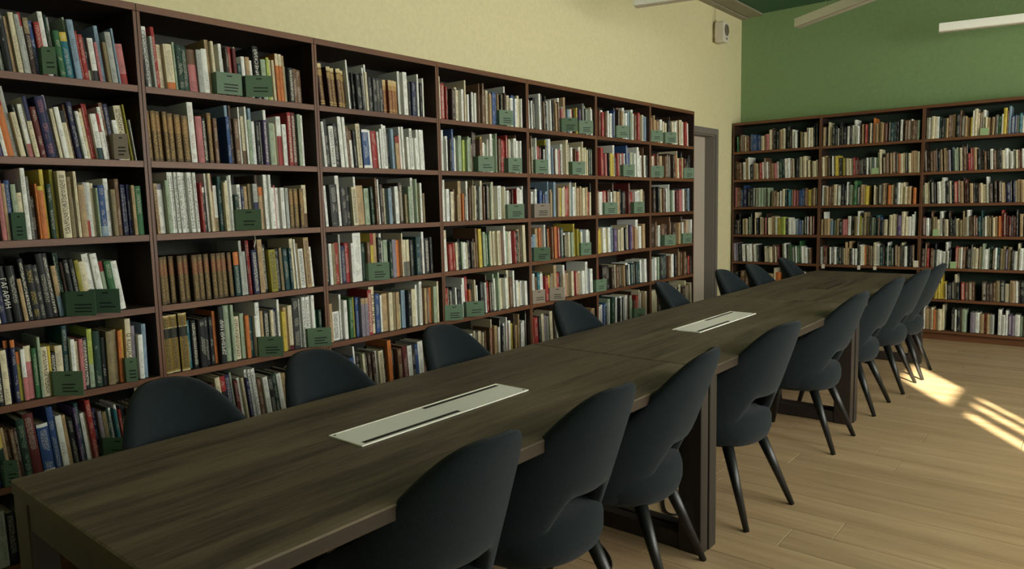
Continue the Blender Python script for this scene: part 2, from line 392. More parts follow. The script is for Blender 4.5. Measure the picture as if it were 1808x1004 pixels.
def parse(code):
    title = None; c3 = None; strength = None
    if '#' in code: code, title = code.split('#')
    if code.endswith('*'): strength = 1.0; code = code[:-1]
    if "'" in code: code, q = code.split("'"); c3 = lin(PAL[q])
    base = code[0]; rest = code[1:]
    name = NAME[base]
    if base == 'z': col = lin((104, 82, 50)); bands = [(0, .24, lin((92, 76, 48))), (.24, .6, lin((84, 66, 40))), (.6, .86, lin((124, 92, 54))), (.86, 1, lin((112, 90, 54)))]; c3 = GOLD; strength = 1.0
    elif base == 'Z': col = lin((60, 50, 34)); bands = [(0, .6, lin((84, 70, 42))), (.6, .86, lin((116, 66, 42))), (.86, 1, lin((90, 72, 44)))]; c3 = srgb(150, 122, 70); strength = 1.0
    elif base == 'Q': col = lin((40, 36, 26)); bands = [(0, .03, lin((196, 180, 130))), (.03, .6, lin((132, 110, 50))), (.6, .77, lin((30, 36, 30))), (.77, .79, lin((196, 180, 130))), (.79, .97, lin((132, 110, 50))), (.97, 1, lin((196, 180, 130)))]; c3 = srgb(52, 44, 22); strength = 1.0
    elif base == 'D': col = lin((66, 40, 32)); bands = [(0, .04, lin((66, 40, 32))), (.04, .07, GOLD), (.07, .1, lin((66, 40, 32))), (.1, .13, GOLD), (.13, .72, lin((70, 42, 34))), (.72, .86, lin((150, 124, 72))), (.86, .9, lin((66, 40, 32))), (.9, 1, lin((206, 190, 140)))]; c3 = GOLD; strength = .8
    elif base == 'd': col = lin((112, 52, 30)); bands = [(0, .04, GOLD), (.04, .08, lin((112, 52, 30))), (.08, .11, GOLD), (.11, .7, lin((118, 56, 32))), (.7, .84, lin((170, 132, 80))), (.84, 1, lin((200, 176, 124)))]; c3 = GOLD; strength = .9
    else:
        col = lin(PAL[base]); bands = [(0, 1, col)]
        if rest[:1] == '/': f = int(rest[2:]) / 100; bands = [(0, f, lin(PAL[rest[1]])), (f, 1, col)]; name = '%s and %s' % (name, NAME[rest[1]]) if rest[1] != base else name
        elif rest[:1] == '^': f = int(rest[2:]) / 100; bands = [(0, f, col), (f, 1, lin(PAL[rest[1]]))]; name = '%s-topped %s' % (NAME[rest[1]], name) if rest[1] != base else name
        if base == 'b' and c3 is not None: wh = lin(PAL['w']); bands = [(0, .07, wh), (.07, .93, col), (.93, 1, wh)]; name = 'white-edged blue'
    lum = 0.3 * col[0] + 0.6 * col[1] + 0.1 * col[2]
    if c3 is None: c3 = srgb(200, 196, 176) if lum < 0.16 else srgb(58, 52, 46)
    if strength is None: strength = 0.27
    if title: strength = 0.0
    return col, bands, c3, strength, title, name

class Books:
    def __init__(s): s.v = []; s.f = []; s.c1 = []; s.c3 = []; s.uv = []; s.um = []
    def face(s, pts, c1, c3=(0, 0, 0, 0), uv=None, um=None):
        i = len(s.v); s.v += pts; n = len(pts); s.f.append(tuple(range(i, i + n))); s.c1 += c1; s.c3 += c3
        s.uv += uv or [-1.0, -1.0] * n; s.um += um or [0.0, 0.0] * n
    def hexa(s, x0, x1, y0, y1, z0, z1, c, m, skip=()):
        p = [m @ Vector(q) for q in ((x0, y0, z0), (x1, y0, z0), (x1, y1, z0), (x0, y1, z0), (x0, y0, z1), (x1, y0, z1), (x1, y1, z1), (x0, y1, z1))]
        for k, f in enumerate(((0, 3, 2, 1), (4, 5, 6, 7), (0, 1, 5, 4), (1, 2, 6, 5), (2, 3, 7, 6), (3, 0, 4, 7))):
            if k in skip: continue
            s.face([p[a] for a in f], c, um=[0.31 * a for a in range(8)])
    def cover(s, t, h, dep, info, m, seed):
        col, bands, c3, st, title, name = info
        bt = min(0.0022, t * 0.16); sp = 0.003; c = list(col)
        rs = random.Random(seed); ox, oy = rs.uniform(0, 40), rs.uniform(0, 40)
        s.hexa(-dep, -sp, 0, bt, 0, h, c, m, skip=(3,)); s.hexa(-dep, -sp, t - bt, t, 0, h, c, m, skip=(3,))
        bul = min(0.005, t * 0.16); n = 4 if t > 0.012 else 2
        prof = [(-sp + bul * math.sin(PI * k / n) * 1.0, t * k / n) for k in range(n + 1)]
        for v0, v1, bc in bands:
            for k in range(n):
                (xa, ya), (xb, yb) = prof[k], prof[k + 1]
                pts = [m @ Vector(q) for q in ((xa, ya, h * v0), (xb, yb, h * v0), (xb, yb, h * v1), (xa, ya, h * v1))]
                ua, ub = k / n, (k + 1) / n
                s.face(pts, list(bc), [c3[0], c3[1], c3[2], st], [ua, v0, ub, v0, ub, v1, ua, v1],
                       [ox + ya, oy + h * v0, ox + yb, oy + h * v0, ox + yb, oy + h * v1, ox + ya, oy + h * v1])
        s.face([m @ Vector((x, y_, h)) for x, y_ in prof], c)
        s.face([m @ Vector((x, y_, 0)) for x, y_ in reversed(prof)], c)
    def pages(s, t, h, dep, m):
        bt = min(0.0022, t * 0.16); c = list(srgb(176, 164, 132))
        s.hexa(-dep + 0.004, -0.003, bt, t - bt, 0.003, h - 0.004, c, m, skip=(3,))
    def mesh(s, name):
        me = bpy.data.meshes.new(name); me.from_pydata([tuple(p) for p in s.v], [], s.f)
        a = me.attributes.new('cover', 'FLOAT_COLOR', 'FACE'); a.data.foreach_set('color', s.c1)
        b = me.attributes.new('print', 'FLOAT_COLOR', 'FACE'); b.data.foreach_set('color', s.c3)
        u = me.uv_layers.new(name='spine'); u.data.foreach_set('uv', s.uv)
        u = me.uv_layers.new(name='metre'); u.data.foreach_set('uv', s.um)
        me.materials.append(M['book']); me.update(); return me

BOOKS = """0 1|9,29,213,5.9,b;38,28,208,5.9,k;66,17,232,5.7,s;83,29,177,5.7,k;112,30,166,5.6,g;142,23,174,5.7,w;165,26,170,5.9,T;191,28,218,5.5,k;219,25,193,5.9,k;244,22,205,5.7,w;266,19,225,5.6,b;285,24,227,5.9,W;309,13,197,5.7,g;321,23,216,5.5,s;344,15,132,5.6,w/E22;360,11,138,5.8,w;371,21,207,5.3,k!;392,15,198,5.9,m!;407,19,212,5.2,W!;425,16,207,5.7,g!;442,12,220,5.7,g^r78!;454,19,204,5.1,N^M72!;473,17,198,5.7,b!;490,21,196,5.3,r!;511,18,237,5.5,w!;529,7,229,5,E;536,7,220,5,g;544,22,171,5.1,e!;565,26,168,5.6,t^y80!;592,7,231,5.1,s;598,24,220,5.4,l!;622,8,182,5.5,r;630,18,171,5.5,r!;647,18,165,5.1,k/s25!;665,22,165,5,w/K25!;687,11,152,5.1,p;703,16,220,5.3,l!;719,14,157,4.8,M;733,24,198,5.2,g!;757,8,215,5.2,l;765,28,157,5.3,p/r25!
0 2|22,13,194,9,k;35,14,195,9.3,k;49,29,209,9.1,b;78,18,180,9.1,T;96,30,209,8.7,m;126,20,194,8.7,w;146,25,189,8.8,n;171,22,193,8.5,g;193,15,169,8.3,T;208,25,187,8.3,m;233,15,171,8.1,k;248,14,213,8.2,n;262,29,189,8.5,s;290,16,201,8.5,r;306,13,230,8.2,W;319,16,138,8,v;334,13,165,7.8,w;347,24,226,7.6,o^r80!;371,16,253,7.6,g!;387,18,160,7.9,W!;404,14,193,7.9,K!;418,17,193,7.5,w/p25!;435,17,220,7.7,W^B60!;452,6,229,7.7,E;458,20,187,7.5,R!;478,33,226,7.4,B'p!;510,10,237,7.4,u;520,12,185,7.1,W;536,18,193,7.3,w!;554,18,182,6.9,W^k75!;572,10,207,7,n;582,20,215,7.1,B!;602,12,182,7,w;613,13,179,6.7,W;626,10,196,7,m;636,9,215,6.8,r;645,9,215,6.7,r;653,23,176,6.2,w/T25!;676,12,179,6.5,r/w60;688,14,207,6.2,w!;702,16,226,6.5,n!;718,19,223,6.2,B!;738,19,160,6.4,w!;757,31,220,6.2,W*!;788,6,226,6.3,Y;798,5,165,5.9,g
0 3|10,30,233,1.7,k;40,16,213,1.7,w;56,23,208,1.8,k;78,25,167,1.7,k;103,23,219,1.7,n;126,21,230,1.6,n;148,15,219,1.8,T;163,17,171,1.8,b;180,27,230,1.9,m;207,15,233,1.9,g;221,30,231,1.6,s;251,18,223,2,m;269,24,216,1.4,b;293,13,165,1.6,G;306,16,267,1.5,p;322,11,207,1.6,m;332,18,218,1.4,b!;350,17,204,1.9,s!;367,17,174,1.5,W!;384,16,264,1.3,w!;400,10,234,1.6,G;410,17,160,1.2,N!;427,7,207,1.5,o;434,21,198,1.5,o^y92!;454,15,262,1.5,y!;470,17,207,1.4,E!;487,13,262,1.4,Y!;504,32,256,1.4,W*!;536,13,234,1.4,M!;549,13,154,1.4,w;562,11,256,1.3,W!;573,24,204,1.3,m!;597,15,215,1.3,g/r30!;612,12,215,1.3,w;625,13,212,1.2,W;637,7,193,1.2,s;647,26,204,1.2,b/l20!;673,19,231,1.2,w!;692,17,187,1.2,M!;709,18,229,1.1,n!;727,11,207,1.1,B;738,11,207,1.1,B;748,11,207,1.1,B;759,11,207,1,B;770,13,204,1,m;782,27,201,1,e!
0 4|19,23,183,3,n;42,19,224,3.1,k;61,21,198,3.1,b;82,19,195,3.7,g;101,22,188,3.5,T;122,19,188,3.4,T;141,14,222,3.7,w;155,29,232,3.6,T;184,15,192,4,m;199,24,191,4,k;222,27,194,4,T;249,18,205,4.5,r;267,12,220,4.6,W;279,19,207,4.2,B!;298,24,209,4.7,k#ГАГАРИН!;322,28,209,4.6,k!;350,14,160,5.2,m;364,17,234,5.2,k*!;380,28,209,4.9,k'y!;409,18,207,5.1,K!;427,27,248,5.1,k!;454,19,248,5.8,k*!;473,17,198,5.4,m/l40!;489,9,248,5.8,E;498,9,248,5.8,E;507,11,212,6,N;517,19,220,6.1,k!;536,17,220,6.3,k!;553,17,215,6,Y!;570,23,209,6.6,W!;592,27,237,6.4,w!;620,26,237,6.7,w!;646,16,204,6.6,s^r80!;662,28,204,6.7,e!;692,27,201,7,w!
0 5|6,28,175,2.1,m;34,22,210,2.2,m;57,17,166,2.2,b;74,28,197,1.8,W;102,19,224,1.6,g;121,27,223,1.6,m;149,23,213,1.2,m;172,15,195,1.5,b;187,20,228,1.4,s;207,14,165,1.3,s;222,20,190,1.2,T;242,20,220,1.2,k*;262,22,204,1.1,W!;284,15,234,1,B^o88!;299,15,237,0.9,B^o88!;314,15,187,0.8,Y^o75!;329,15,196,0.8,w/p45!;344,25,204,0.7,p^W70!;368,17,193,0.6,e!;385,10,234,0.5,s;395,23,193,0.5,W*!;418,10,193,0.4,y;428,19,165,0.3,k*!;447,28,187,0.2,W!;475,20,262,0.2,T!;495,16,207,0.1,w!;511,13,196,0,W;524,14,204,-0.1,p!;538,21,207,-0.2,k*!;559,20,237,-0.2,c/s40!;578,27,226,-0.3,E!;605,17,198,-0.4,k!;622,28,220,-0.5,M!;650,22,220,-0.5,M!;671,15,215,-0.6,o!;686,12,215,-0.7,y;702,23,259,-0.8,W#О.КОШКАХ!;726,16,226,-0.8,u!;745,20,187,-0.9,w!;765,19,229,-1,l!
0 6|5,26,170,3.7,g;32,15,207,3.8,b;46,30,214,4,m;76,24,231,3.8,k;100,14,174,3.8,T;114,30,214,4.2,w;144,18,195,4.3,W;162,26,211,4.4,w;188,25,184,3.9,W;213,18,152,4.2,b;231,23,242,4.1,E^y60!;254,12,220,4.4,m!;266,14,209,4.3,n!;280,14,209,4.6,n!;294,13,209,4.3,N!;307,28,237,4.1,E's!;335,38,248,4.5,R!;373,42,198,4.2,b'w!;415,23,259,4.6,b!;438,23,220,4.5,w^w78!;461,17,215,4.8,m!;478,22,201,4.6,k!;500,10,242,4.6,v;510,16,253,4.4,T!;526,13,209,4.7,w;538,10,209,4.5,W;548,20,259,4.8,r!;569,17,215,4.7,B!;585,15,204,4.5,u!;601,17,198,4.6,M!;618,11,207,4.7,E;629,16,204,5,w!;645,10,198,4.6,t;654,10,215,5,w;664,11,193,5,r;676,23,204,4.6,k;699,19,193,5,n;718,18,198,4.7,W;736,20,204,4.7,K;756,16,193,5.1,g
1 1|4,10,179,2.8,w;14,10,248,3.2,K;27,22,248,2.9,w*!;49,10,209,2.8,g;59,16,248,3.1,r!;75,24,182,2.5,W!;100,38,185,3,W/o15!;137,10,198,2.5,s;147,31,187,2.5,E!;178,31,187,3.1,E!;209,37,182,2.9,p^n65!;247,24,185,2.5,g!;271,27,193,2.4,w!;298,9,237,3,m;307,9,237,2.7,m;317,14,231,2.8,W;351,16,226,2.3,w!;366,13,165,2.6,w;379,14,215,2.4,N;394,23,220,2.3,r!;417,17,215,2.3,R!;434,7,226,2.5,w;441,20,152,2.3,T;461,19,187,2.3,w;480,22,187,2.1,m!;502,19,176,2.6,w;524,32,242,2.4,k#БИОГРАФИЧЕСКИЙ!;555,27,185,2.5,s!;582,16,198,2.2,c;598,13,190,2.5,W;612,13,190,2.2,W;625,18,220,2.2,o^W75;643,18,220,2.2,o^W75;661,12,215,2.3,m;673,24,171,2,g*!;697,27,165,1.8,k*!;724,28,165,1.7,n!;752,30,165,1.8,n!
1 2|4,23,209,1.7,z!;27,24,209,2.2,z!;51,24,209,1.9,z!;76,21,209,2.1,z!;96,28,204,1.5,z!;125,32,201,1.8,z!;156,32,198,2.1,z!;188,28,259,1.9,w'r!;217,30,201,1.7,p!;249,20,196,1.7,k*!;271,23,220,1.4,z!;294,19,198,1.4,n!;352,18,209,1.4,b!;369,15,264,1.5,l!;384,14,264,1.5,N!;398,25,204,1.8,n!;422,8,259,1.3,w;431,17,218,1.5,W/n28;447,10,262,1.5,w;458,19,204,1.4,s!;477,14,259,1.4,l;491,23,201,1.4,w!;514,20,201,1.4,k!;534,6,201,1.3,w;540,19,209,1.3,v*!;559,16,259,1.3,w!;575,28,198,1.2,s!;603,19,198,1.2,W;623,27,234,1.2,w/r60!;650,24,198,1.1,w!;674,22,256,1.1,r*!;696,24,256,1.1,R*!;720,18,253,1.1,E!;738,21,253,1,s!;759,20,251,1,w!
1 3|4,10,262,1.8,m;14,15,212,1.8,m*!;29,34,212,1.7,w^u88!;63,18,226,1.8,s!;85,13,262,1.7,w*!;98,13,262,1.9,w*!;111,14,262,1.5,w*!;125,14,262,2.1,w*!;138,14,262,1.7,w*!;152,14,262,2.1,w*!;166,14,262,1.9,w*!;180,14,262,1.9,w*!;194,13,262,1.7,w*!;207,7,259,2,p;215,10,218,1.4,r;225,20,198,1.8,K^w88!;245,11,259,1.5,w;256,12,259,1.7,W;268,19,256,1.8,m^R70!;287,18,207,1.3,w/M30!;305,18,248,1.3,T!;323,19,220,1.2,W!;337,9,229,1.5,w;346,9,248,1.5,g;354,11,253,1.5,w;373,22,165,1.4,E;400,18,212,1.4,w*!;418,15,204,1.4,B;433,19,204,1.4,m!;451,16,215,1.3,M;467,24,215,1.3,g/B60!;491,17,256,1.3,N!;508,24,201,1.3,m^o80!;532,12,259,1.2,w;544,12,259,1.2,w;555,12,259,1.2,w;567,19,198,1.2,w;586,7,209,1.2,p;594,19,198,1.1,w;613,22,198,1.1,w!;635,18,196,1.1,g;656,27,193,1.1,z!;684,29,193,1,z!;713,28,193,1,z!;741,27,212,1,W/n33!
1 4|7,27,204,1,Z!;34,28,204,1.1,Z!;62,29,204,1.1,Z!;91,31,204,1.2,Z!;122,28,204,1.3,Z!;150,33,204,1.3,Z!;183,30,204,1.4,Z!;213,30,204,1.5,Z!;243,29,204,1.3,Z!;272,30,204,1.3,Z!;302,32,204,1.6,Z!;331,25,204,2,Z!;356,29,204,1.7,T^o70!;384,14,256,1.7,g;401,20,204,1.9,g!;421,8,256,1.8,R;429,11,253,2.2,r;442,30,209,2.2,B*!;472,10,253,1.9,N;482,27,256,2,m!;509,25,229,2.4,k*!;534,37,204,2.7,Y*!;571,28,207,2.5,k!;599,17,209,2.4,M;616,28,204,2.9,T!;644,16,204,2.3,T;660,21,251,2.4,W!;681,9,248,2.9,w;691,15,226,2.7,M;706,32,198,2.6,w*!;738,32,253,3,m*!;770,24,204,3.3,w!
1 5|4,32,253,1,Q!;36,37,253,1,Q!;73,39,256,1,Q!;116,18,215,1,t!;134,25,215,1,k*!;159,33,218,1,k!;192,29,218,1,k!;222,19,218,1,k!;241,16,242,1,o!;257,27,262,1,k#ДРЕВНИЙ.МИР!;284,13,262,1,s;297,23,262,1,s!;321,15,262,1,s!;339,31,204,1,W*!;370,21,215,1,s!;390,20,204,1,o!;410,25,193,1,T!;436,21,198,1,w!;457,23,256,1,w!;480,15,212,1,m;496,31,212,1,k*!;527,17,212,1,W;543,25,215,1,B*!;568,13,259,1,w;582,21,198,1,y;602,21,215,1,m!;623,24,223,1,W/R10!;647,40,256,1,K!;687,13,248,1,w;700,18,256,1,w*!;719,19,256,1,w*!;737,20,256,1,w*!;757,19,259,1,w!;776,22,179,1,e;797,20,179,1,E
1 6|4,19,193,5,w;23,22,198,5,K;45,19,209,4.8,w;64,26,198,4.9,k;90,23,193,5.5,w;112,20,204,5.3,n;132,27,198,5.7,B;159,24,193,5.1,k;182,20,204,5.3,B;203,24,198,5.2,k;227,14,215,5.5,R;241,25,242,5.3,W;265,30,242,5.5,k^r70;295,30,242,5.7,B!;325,11,248,5.7,s;336,20,207,5.6,R!;356,18,215,5.6,w;374,12,215,6.3,W;386,16,209,5.8,B;401,13,248,6.1,w*;414,13,248,6.1,w*;427,13,248,6.3,w*;440,13,248,6,w*;453,23,193,6.2,n!;476,27,198,6.1,w!;504,32,193,6.5,k!;535,24,204,6.8,E!;559,28,198,6.7,w;588,25,193,6.9,m;612,29,207,6.5,k;641,25,193,6.4,n;666,30,198,6.9,w;696,26,204,6.9,R;722,26,198,7,k;748,26,193,6.9,W
2 1|4,20,209,5.1,D;24,28,209,5,D!;84,26,201,5,D!;110,28,198,4.4,D!;139,29,198,4.3,D!;167,29,193,4.4,D!;196,10,248,3.9,w;206,11,248,3.6,w;217,25,187,3.6,K;241,16,193,3.3,k;257,31,187,3.6,k!;288,16,193,3.5,K;309,11,226,3,w;321,15,204,2.7,W;336,12,248,2.5,w;348,26,182,2.5,K;374,27,182,2.2,K;402,27,182,2.3,K;428,26,182,2.2,K;454,27,182,1.9,d;481,27,182,1.6,d;508,28,182,1.9,d;536,19,182,1.2,d;566,19,242,1.4,w;585,31,237,1.2,w!;616,16,204,1.1,W;631,20,187,0.9,k;651,33,193,0.8,B!;684,14,237,0.6,w;699,14,237,0.5,w;713,13,193,0.3,k;726,10,220,0.2,w;735,29,204,0,W/c40!
2 2|14,11,242,3.8,w;25,16,226,3.8,w;41,26,237,3.8,K!;67,31,207,3.6,w*!;99,29,220,3.7,k!;128,17,259,3.6,w;145,17,259,3.8,w;162,17,259,3.7,w;179,11,215,3.8,n;190,13,209,3.6,n;203,24,193,3.6,w^n75;227,18,198,3.4,k;245,30,231,3.3,W*!;275,8,242,3.5,N;283,46,204,3.3,b'w!;329,18,204,3.5,w;347,37,201,3.3,r!;384,14,198,3.2,w;399,14,215,2.8,w;413,14,215,3.2,k;427,14,242,2.8,w;441,30,237,2.6,w*!;472,14,220,2.5,k;486,19,220,2.5,l;505,28,179,2.5,m^r80;533,14,187,2.7,r;547,15,237,2.4,w;561,15,237,2.2,w;576,18,187,2.6,n;593,20,182,2.4,w;613,21,231,2,w*;634,18,231,2,w;652,18,182,2,w;670,18,182,2.1,w;689,18,231,2.4,w;706,18,231,2.4,w;724,19,231,2.1,w
2 3|16,17,209,2.8,w;53,50,215,2.9,K!;104,26,262,2.8,w'r!;129,35,204,2.7,K!;164,28,204,2.4,k!;192,32,204,2.7,W*!;224,14,259,2.8,w;238,57,212,2.7,m!;294,35,198,2.1,s!;332,20,207,2.4,E;353,13,253,2.1,n;366,12,253,2.4,w;378,12,253,2.1,N;390,12,248,2.4,w;403,23,220,2.2,N;426,15,198,1.7,W;440,24,198,1.7,l;465,23,207,2.1,N;488,27,209,1.7,w!;515,27,198,1.6,N;542,32,231,1.5,N*!;574,18,165,1.5,M;592,28,209,1.4,s!;619,15,259,1.4,w*;634,15,259,1.3,w*;649,13,253,1.2,s;661,23,226,1.1,Y;692,16,231,1.1,w;708,17,171,1,M
2 4|4,21,262,1,k*!;25,19,215,1,w;44,20,215,1,M;64,25,218,1,r!;90,11,215,1,m;100,12,259,1,g;113,29,198,1,B!;141,32,212,1,r!;173,21,209,1,w;194,57,262,1,w!;251,26,204,1,E!;277,21,209,1,n;298,15,256,1,y^r75;314,15,256,1,y^r75;329,23,256,1,m!;352,25,231,1,k!;377,16,253,1,w;393,12,209,1,g;405,32,215,1,s!;437,18,204,1,E;455,29,215,1,u!;484,38,209,1,o!;522,10,248,1,W;532,21,209,1,W/G40;553,19,209,1,W/G40;572,20,209,1,W/M40;593,24,204,1,K;616,15,204,1,g;632,29,220,1,T!;661,28,220,1,l!;689,14,204,1,N;703,19,248,1,w;722,34,209,1,K*!;756,19,215,1,K
2 5|5,27,204,1,m!;43,51,154,1,w*!;94,14,242,0.9,w;109,24,209,0.9,w!;132,14,209,0.9,R;146,25,218,0.8,e!;171,18,218,0.8,Y;190,23,215,0.8,b;212,26,209,0.7,u^m85!;238,25,209,0.7,u^m85!;263,31,248,0.7,r*!;294,37,262,0.6,W#МОСКВА!;331,31,220,0.6,b!;362,14,209,0.6,w;376,44,215,0.5,m!;420,28,218,0.5,W!;448,25,215,0.5,M;473,26,215,0.4,m;499,24,138,0.4,s;523,32,220,0.4,l!;555,23,215,0.3,k;578,15,204,0.3,m;593,34,220,0.3,W!;627,14,242,0.2,w;646,22,259,0.2,w*;667,27,215,0.2,n;694,19,215,0.1,m;714,20,215,0.1,n;733,21,215,0.1,o;754,29,220,0,s!;784,15,248,0,W
2 6|4,25,193,4.2,w;29,29,198,4.3,k;58,26,204,3.9,R;83,26,165,4.2,r;109,23,198,3.9,b;131,23,198,3.5,b;154,23,198,4,b;177,12,253,3.7,w;190,29,207,3.4,k;218,13,207,4,W;231,16,207,3.3,s;247,24,198,3.6,N;271,24,198,3.5,N;295,24,198,3.8,N;320,13,204,3.4,w;333,36,204,3.2,W*;369,29,209,3.2,k;398,29,253,3.1,o;427,40,198,3.4,k;467,34,193,3.2,n;501,41,204,3.4,R;541,37,198,3,w;579,31,204,3.1,k;610,36,193,2.9,b;646,43,204,3.4,w;689,37,198,3.3,n;726,40,193,3.2,k
0 7|23,14,207,1,T;36,14,179,1,w;50,24,225,1,T;74,26,217,1,m;101,26,185,1,g;126,13,177,1,W;139,15,182,1,b;154,23,193,1,k;177,14,171,1,R;191,39,215,1,g;234,33,193,1,k;267,37,182,1,k;304,34,198,1,E;338,35,193,1,k;373,10,176,1,w;383,28,165,1,K;411,32,160,1,Y;443,66,138,1,T;510,64,165,1,k;574,67,165,1,N;640,69,176,1,k;709,71,165,1,n
3 1|6,13,179,0,G*;19,9,249,0,W;28,23,211,0,w*;51,31,215,0,r*;83,9,200,0,r;91,21,199,0,N;118,31,188,0,N;149,19,200,0,W*;168,9,198,0,w*;177,23,187,0,W;201,20,193,0,w;220,8,191,0,W;228,25,184,0,n;254,13,256,0,W;267,17,170,0,w;284,10,187,0,K*;294,25,187,0,w;319,15,167,0,w;335,19,186,0,w;353,8,243,0,n;362,24,171,0,w;395,30,185,0,n;425,17,257,0,n;442,21,212,0,W*;463,15,197,0,m;478,15,189,0,m;494,32,206,0,b;525,12,207,0,b;537,20,211,0,u*;557,14,201,0,m*;571,14,199,0,k;584,29,204,0,W*;613,14,213,0,N;627,13,259,0,w;640,11,212,0,n;651,24,203,0,W*;675,30,187,0,w;704,29,210,0,b;734,24,189,0,w;757,23,212,0,W;780,13,192,0,w
3 2|6,14,168,0,g*;20,13,178,0,n;39,19,243,0,w;58,12,186,0,w;70,20,209,0,w*;90,12,193,0,k;101,17,250,0,b;118,11,200,0,w;138,26,193,0,w;165,30,216,0,s;195,22,198,0,g;217,23,193,0,c;240,24,196,0,s;263,12,218,0,s;275,18,211,0,s*;293,21,174,0,n;314,8,254,0,N;321,31,245,0,N;353,18,210,0,n;371,14,222,0,y;385,22,219,0,o;407,20,188,0,w;427,18,179,0,s;444,9,209,0,w;454,17,232,0,w;470,24,246,0,w;494,16,220,0,s*;510,11,249,0,s*;533,16,213,0,n;550,21,220,0,N;570,8,200,0,W;578,20,215,0,r;598,9,215,0,w*;607,26,210,0,r;632,14,247,0,r*;646,16,219,0,W*;663,13,200,0,w;675,15,210,0,w;691,9,207,0,k;700,30,229,0,w*;730,8,254,0,n;737,26,217,0,w;764,15,216,0,w*;779,14,218,0,w
3 3|6,21,211,0,w;27,16,251,0,w;43,26,196,0,w;69,13,190,0,K;82,27,180,0,W;109,17,194,0,n;135,23,160,0,m*;158,27,246,0,m;185,13,169,0,o;198,13,182,0,n;219,22,166,0,N*;241,17,246,0,w;258,10,206,0,n;268,26,218,0,M*;294,7,253,0,M;301,12,218,0,W;312,26,227,0,k;338,21,213,0,g;359,19,250,0,W;378,12,215,0,n;390,7,231,0,K;406,19,227,0,k*;424,13,214,0,k;437,23,208,0,M*;460,16,231,0,s;476,8,219,0,W;485,19,244,0,W;504,9,205,0,W*;513,27,217,0,w*;540,27,210,0,w;567,23,221,0,w;590,10,216,0,W*;600,26,208,0,w*;625,20,189,0,w;645,23,182,0,N;668,12,193,0,N;686,26,186,0,r;712,7,201,0,r;726,20,208,0,w;747,9,188,0,k*;756,14,186,0,w;770,11,204,0,w;780,23,195,0,w;803,12,219,0,w
3 4|6,25,198,2,w;31,32,249,2,W;63,33,163,2,r;96,16,170,2,r;112,20,171,2,W;132,29,179,2,k;161,11,191,2,k*;173,15,173,2,s;188,32,168,2,w;220,11,164,2,W;231,26,179,2,k;257,23,171,2,N;280,13,187,2,N;293,20,161,2,m;313,16,252,2,n;329,30,247,2,y;359,32,207,2,E;391,24,224,2,s;415,23,214,2,e*;438,11,258,2,k;449,16,216,2,e*;465,19,227,2,W;484,25,226,2,W*;508,34,228,2,W*;542,15,213,2,m;558,21,214,2,r;578,21,256,2,w;599,8,218,2,n;608,24,220,2,s;632,17,219,2,W*;649,15,210,2,W;664,19,218,2,w;683,17,219,2,r;701,22,210,2,k;722,17,218,2,k;739,30,227,2,m;769,14,225,2,N;784,31,255,2,W
3 5|6,21,190,2,k;27,26,196,2,r;53,11,197,2,n*;64,27,185,2,k*;92,12,196,2,K;104,13,193,2,w;118,8,176,2,w;125,18,176,2,k;155,13,206,2,w;168,10,168,2,w*;178,22,245,2,w;200,24,251,2,r;224,17,168,2,o*;251,25,198,2,k;276,13,226,2,W;289,18,212,2,k;314,15,185,2,w;340,24,206,2,k;364,7,204,2,k;383,15,196,2,w*;398,11,249,2,N;409,26,202,2,r;435,11,195,2,n*;445,24,203,2,k*;469,16,246,2,s;485,20,214,2,w;505,18,255,2,s;523,26,222,2,w;549,28,208,2,W;577,22,209,2,w;599,28,228,2,k*;627,21,257,2,W;648,27,204,2,n;675,19,251,2,w;694,10,178,2,K*;704,25,181,2,w;729,25,165,2,W;766,21,170,2,w*;787,28,169,2,w
3 6|6,21,201,0,n;27,32,195,0,w;59,14,183,0,k;73,29,194,0,r;102,25,193,0,b;127,34,209,0,m;160,15,203,0,W*;176,24,187,0,k;200,18,192,0,k;217,32,186,0,w;249,16,202,0,W*;265,18,180,0,r;283,31,194,0,k;314,29,189,0,W;343,10,178,0,W;354,20,186,0,k*;381,18,181,0,n;399,14,201,0,n;414,28,189,0,r*;442,11,249,0,W*;453,29,205,0,m;481,10,190,0,N;491,17,191,0,w;508,13,248,0,k*;521,20,189,0,k;541,13,197,0,k;553,15,206,0,w*;568,11,248,0,w;580,18,188,0,r;597,9,203,0,w;607,29,217,0,w;636,28,193,0,y*;663,8,258,0,N;678,19,178,0,m;697,12,253,0,m*;709,16,190,0,y*;725,22,190,0,k;748,25,181,0,w;772,29,194,0,w;801,14,256,0,k*
4 1|6,20,193,2,w;26,14,186,2,k;40,18,189,2,w*;57,13,187,2,w*;71,21,183,2,k*;91,15,196,2,k;106,25,220,2,k;131,23,246,2,w;154,26,206,2,w*;180,13,246,2,K;193,15,200,2,n;208,30,197,2,k;239,9,243,2,K;248,21,207,2,w*;276,15,215,2,w;291,12,216,2,w*;303,13,209,2,k;317,14,220,2,N;331,18,199,2,m;349,12,228,2,m;361,14,211,2,n;375,15,184,2,n;390,20,244,2,w;419,24,172,2,p;443,9,188,2,w;452,26,254,2,m;488,22,171,2,l;510,20,173,2,w*;530,24,176,2,r;553,21,176,2,y;574,9,178,2,k;583,17,188,2,y*;600,24,184,2,R;624,20,181,2,v;644,21,187,2,v;664,27,228,2,G;691,18,216,2,s;709,12,196,2,k;720,22,216,2,s;742,26,191,2,s*;777,23,195,2,w;801,14,212,2,W
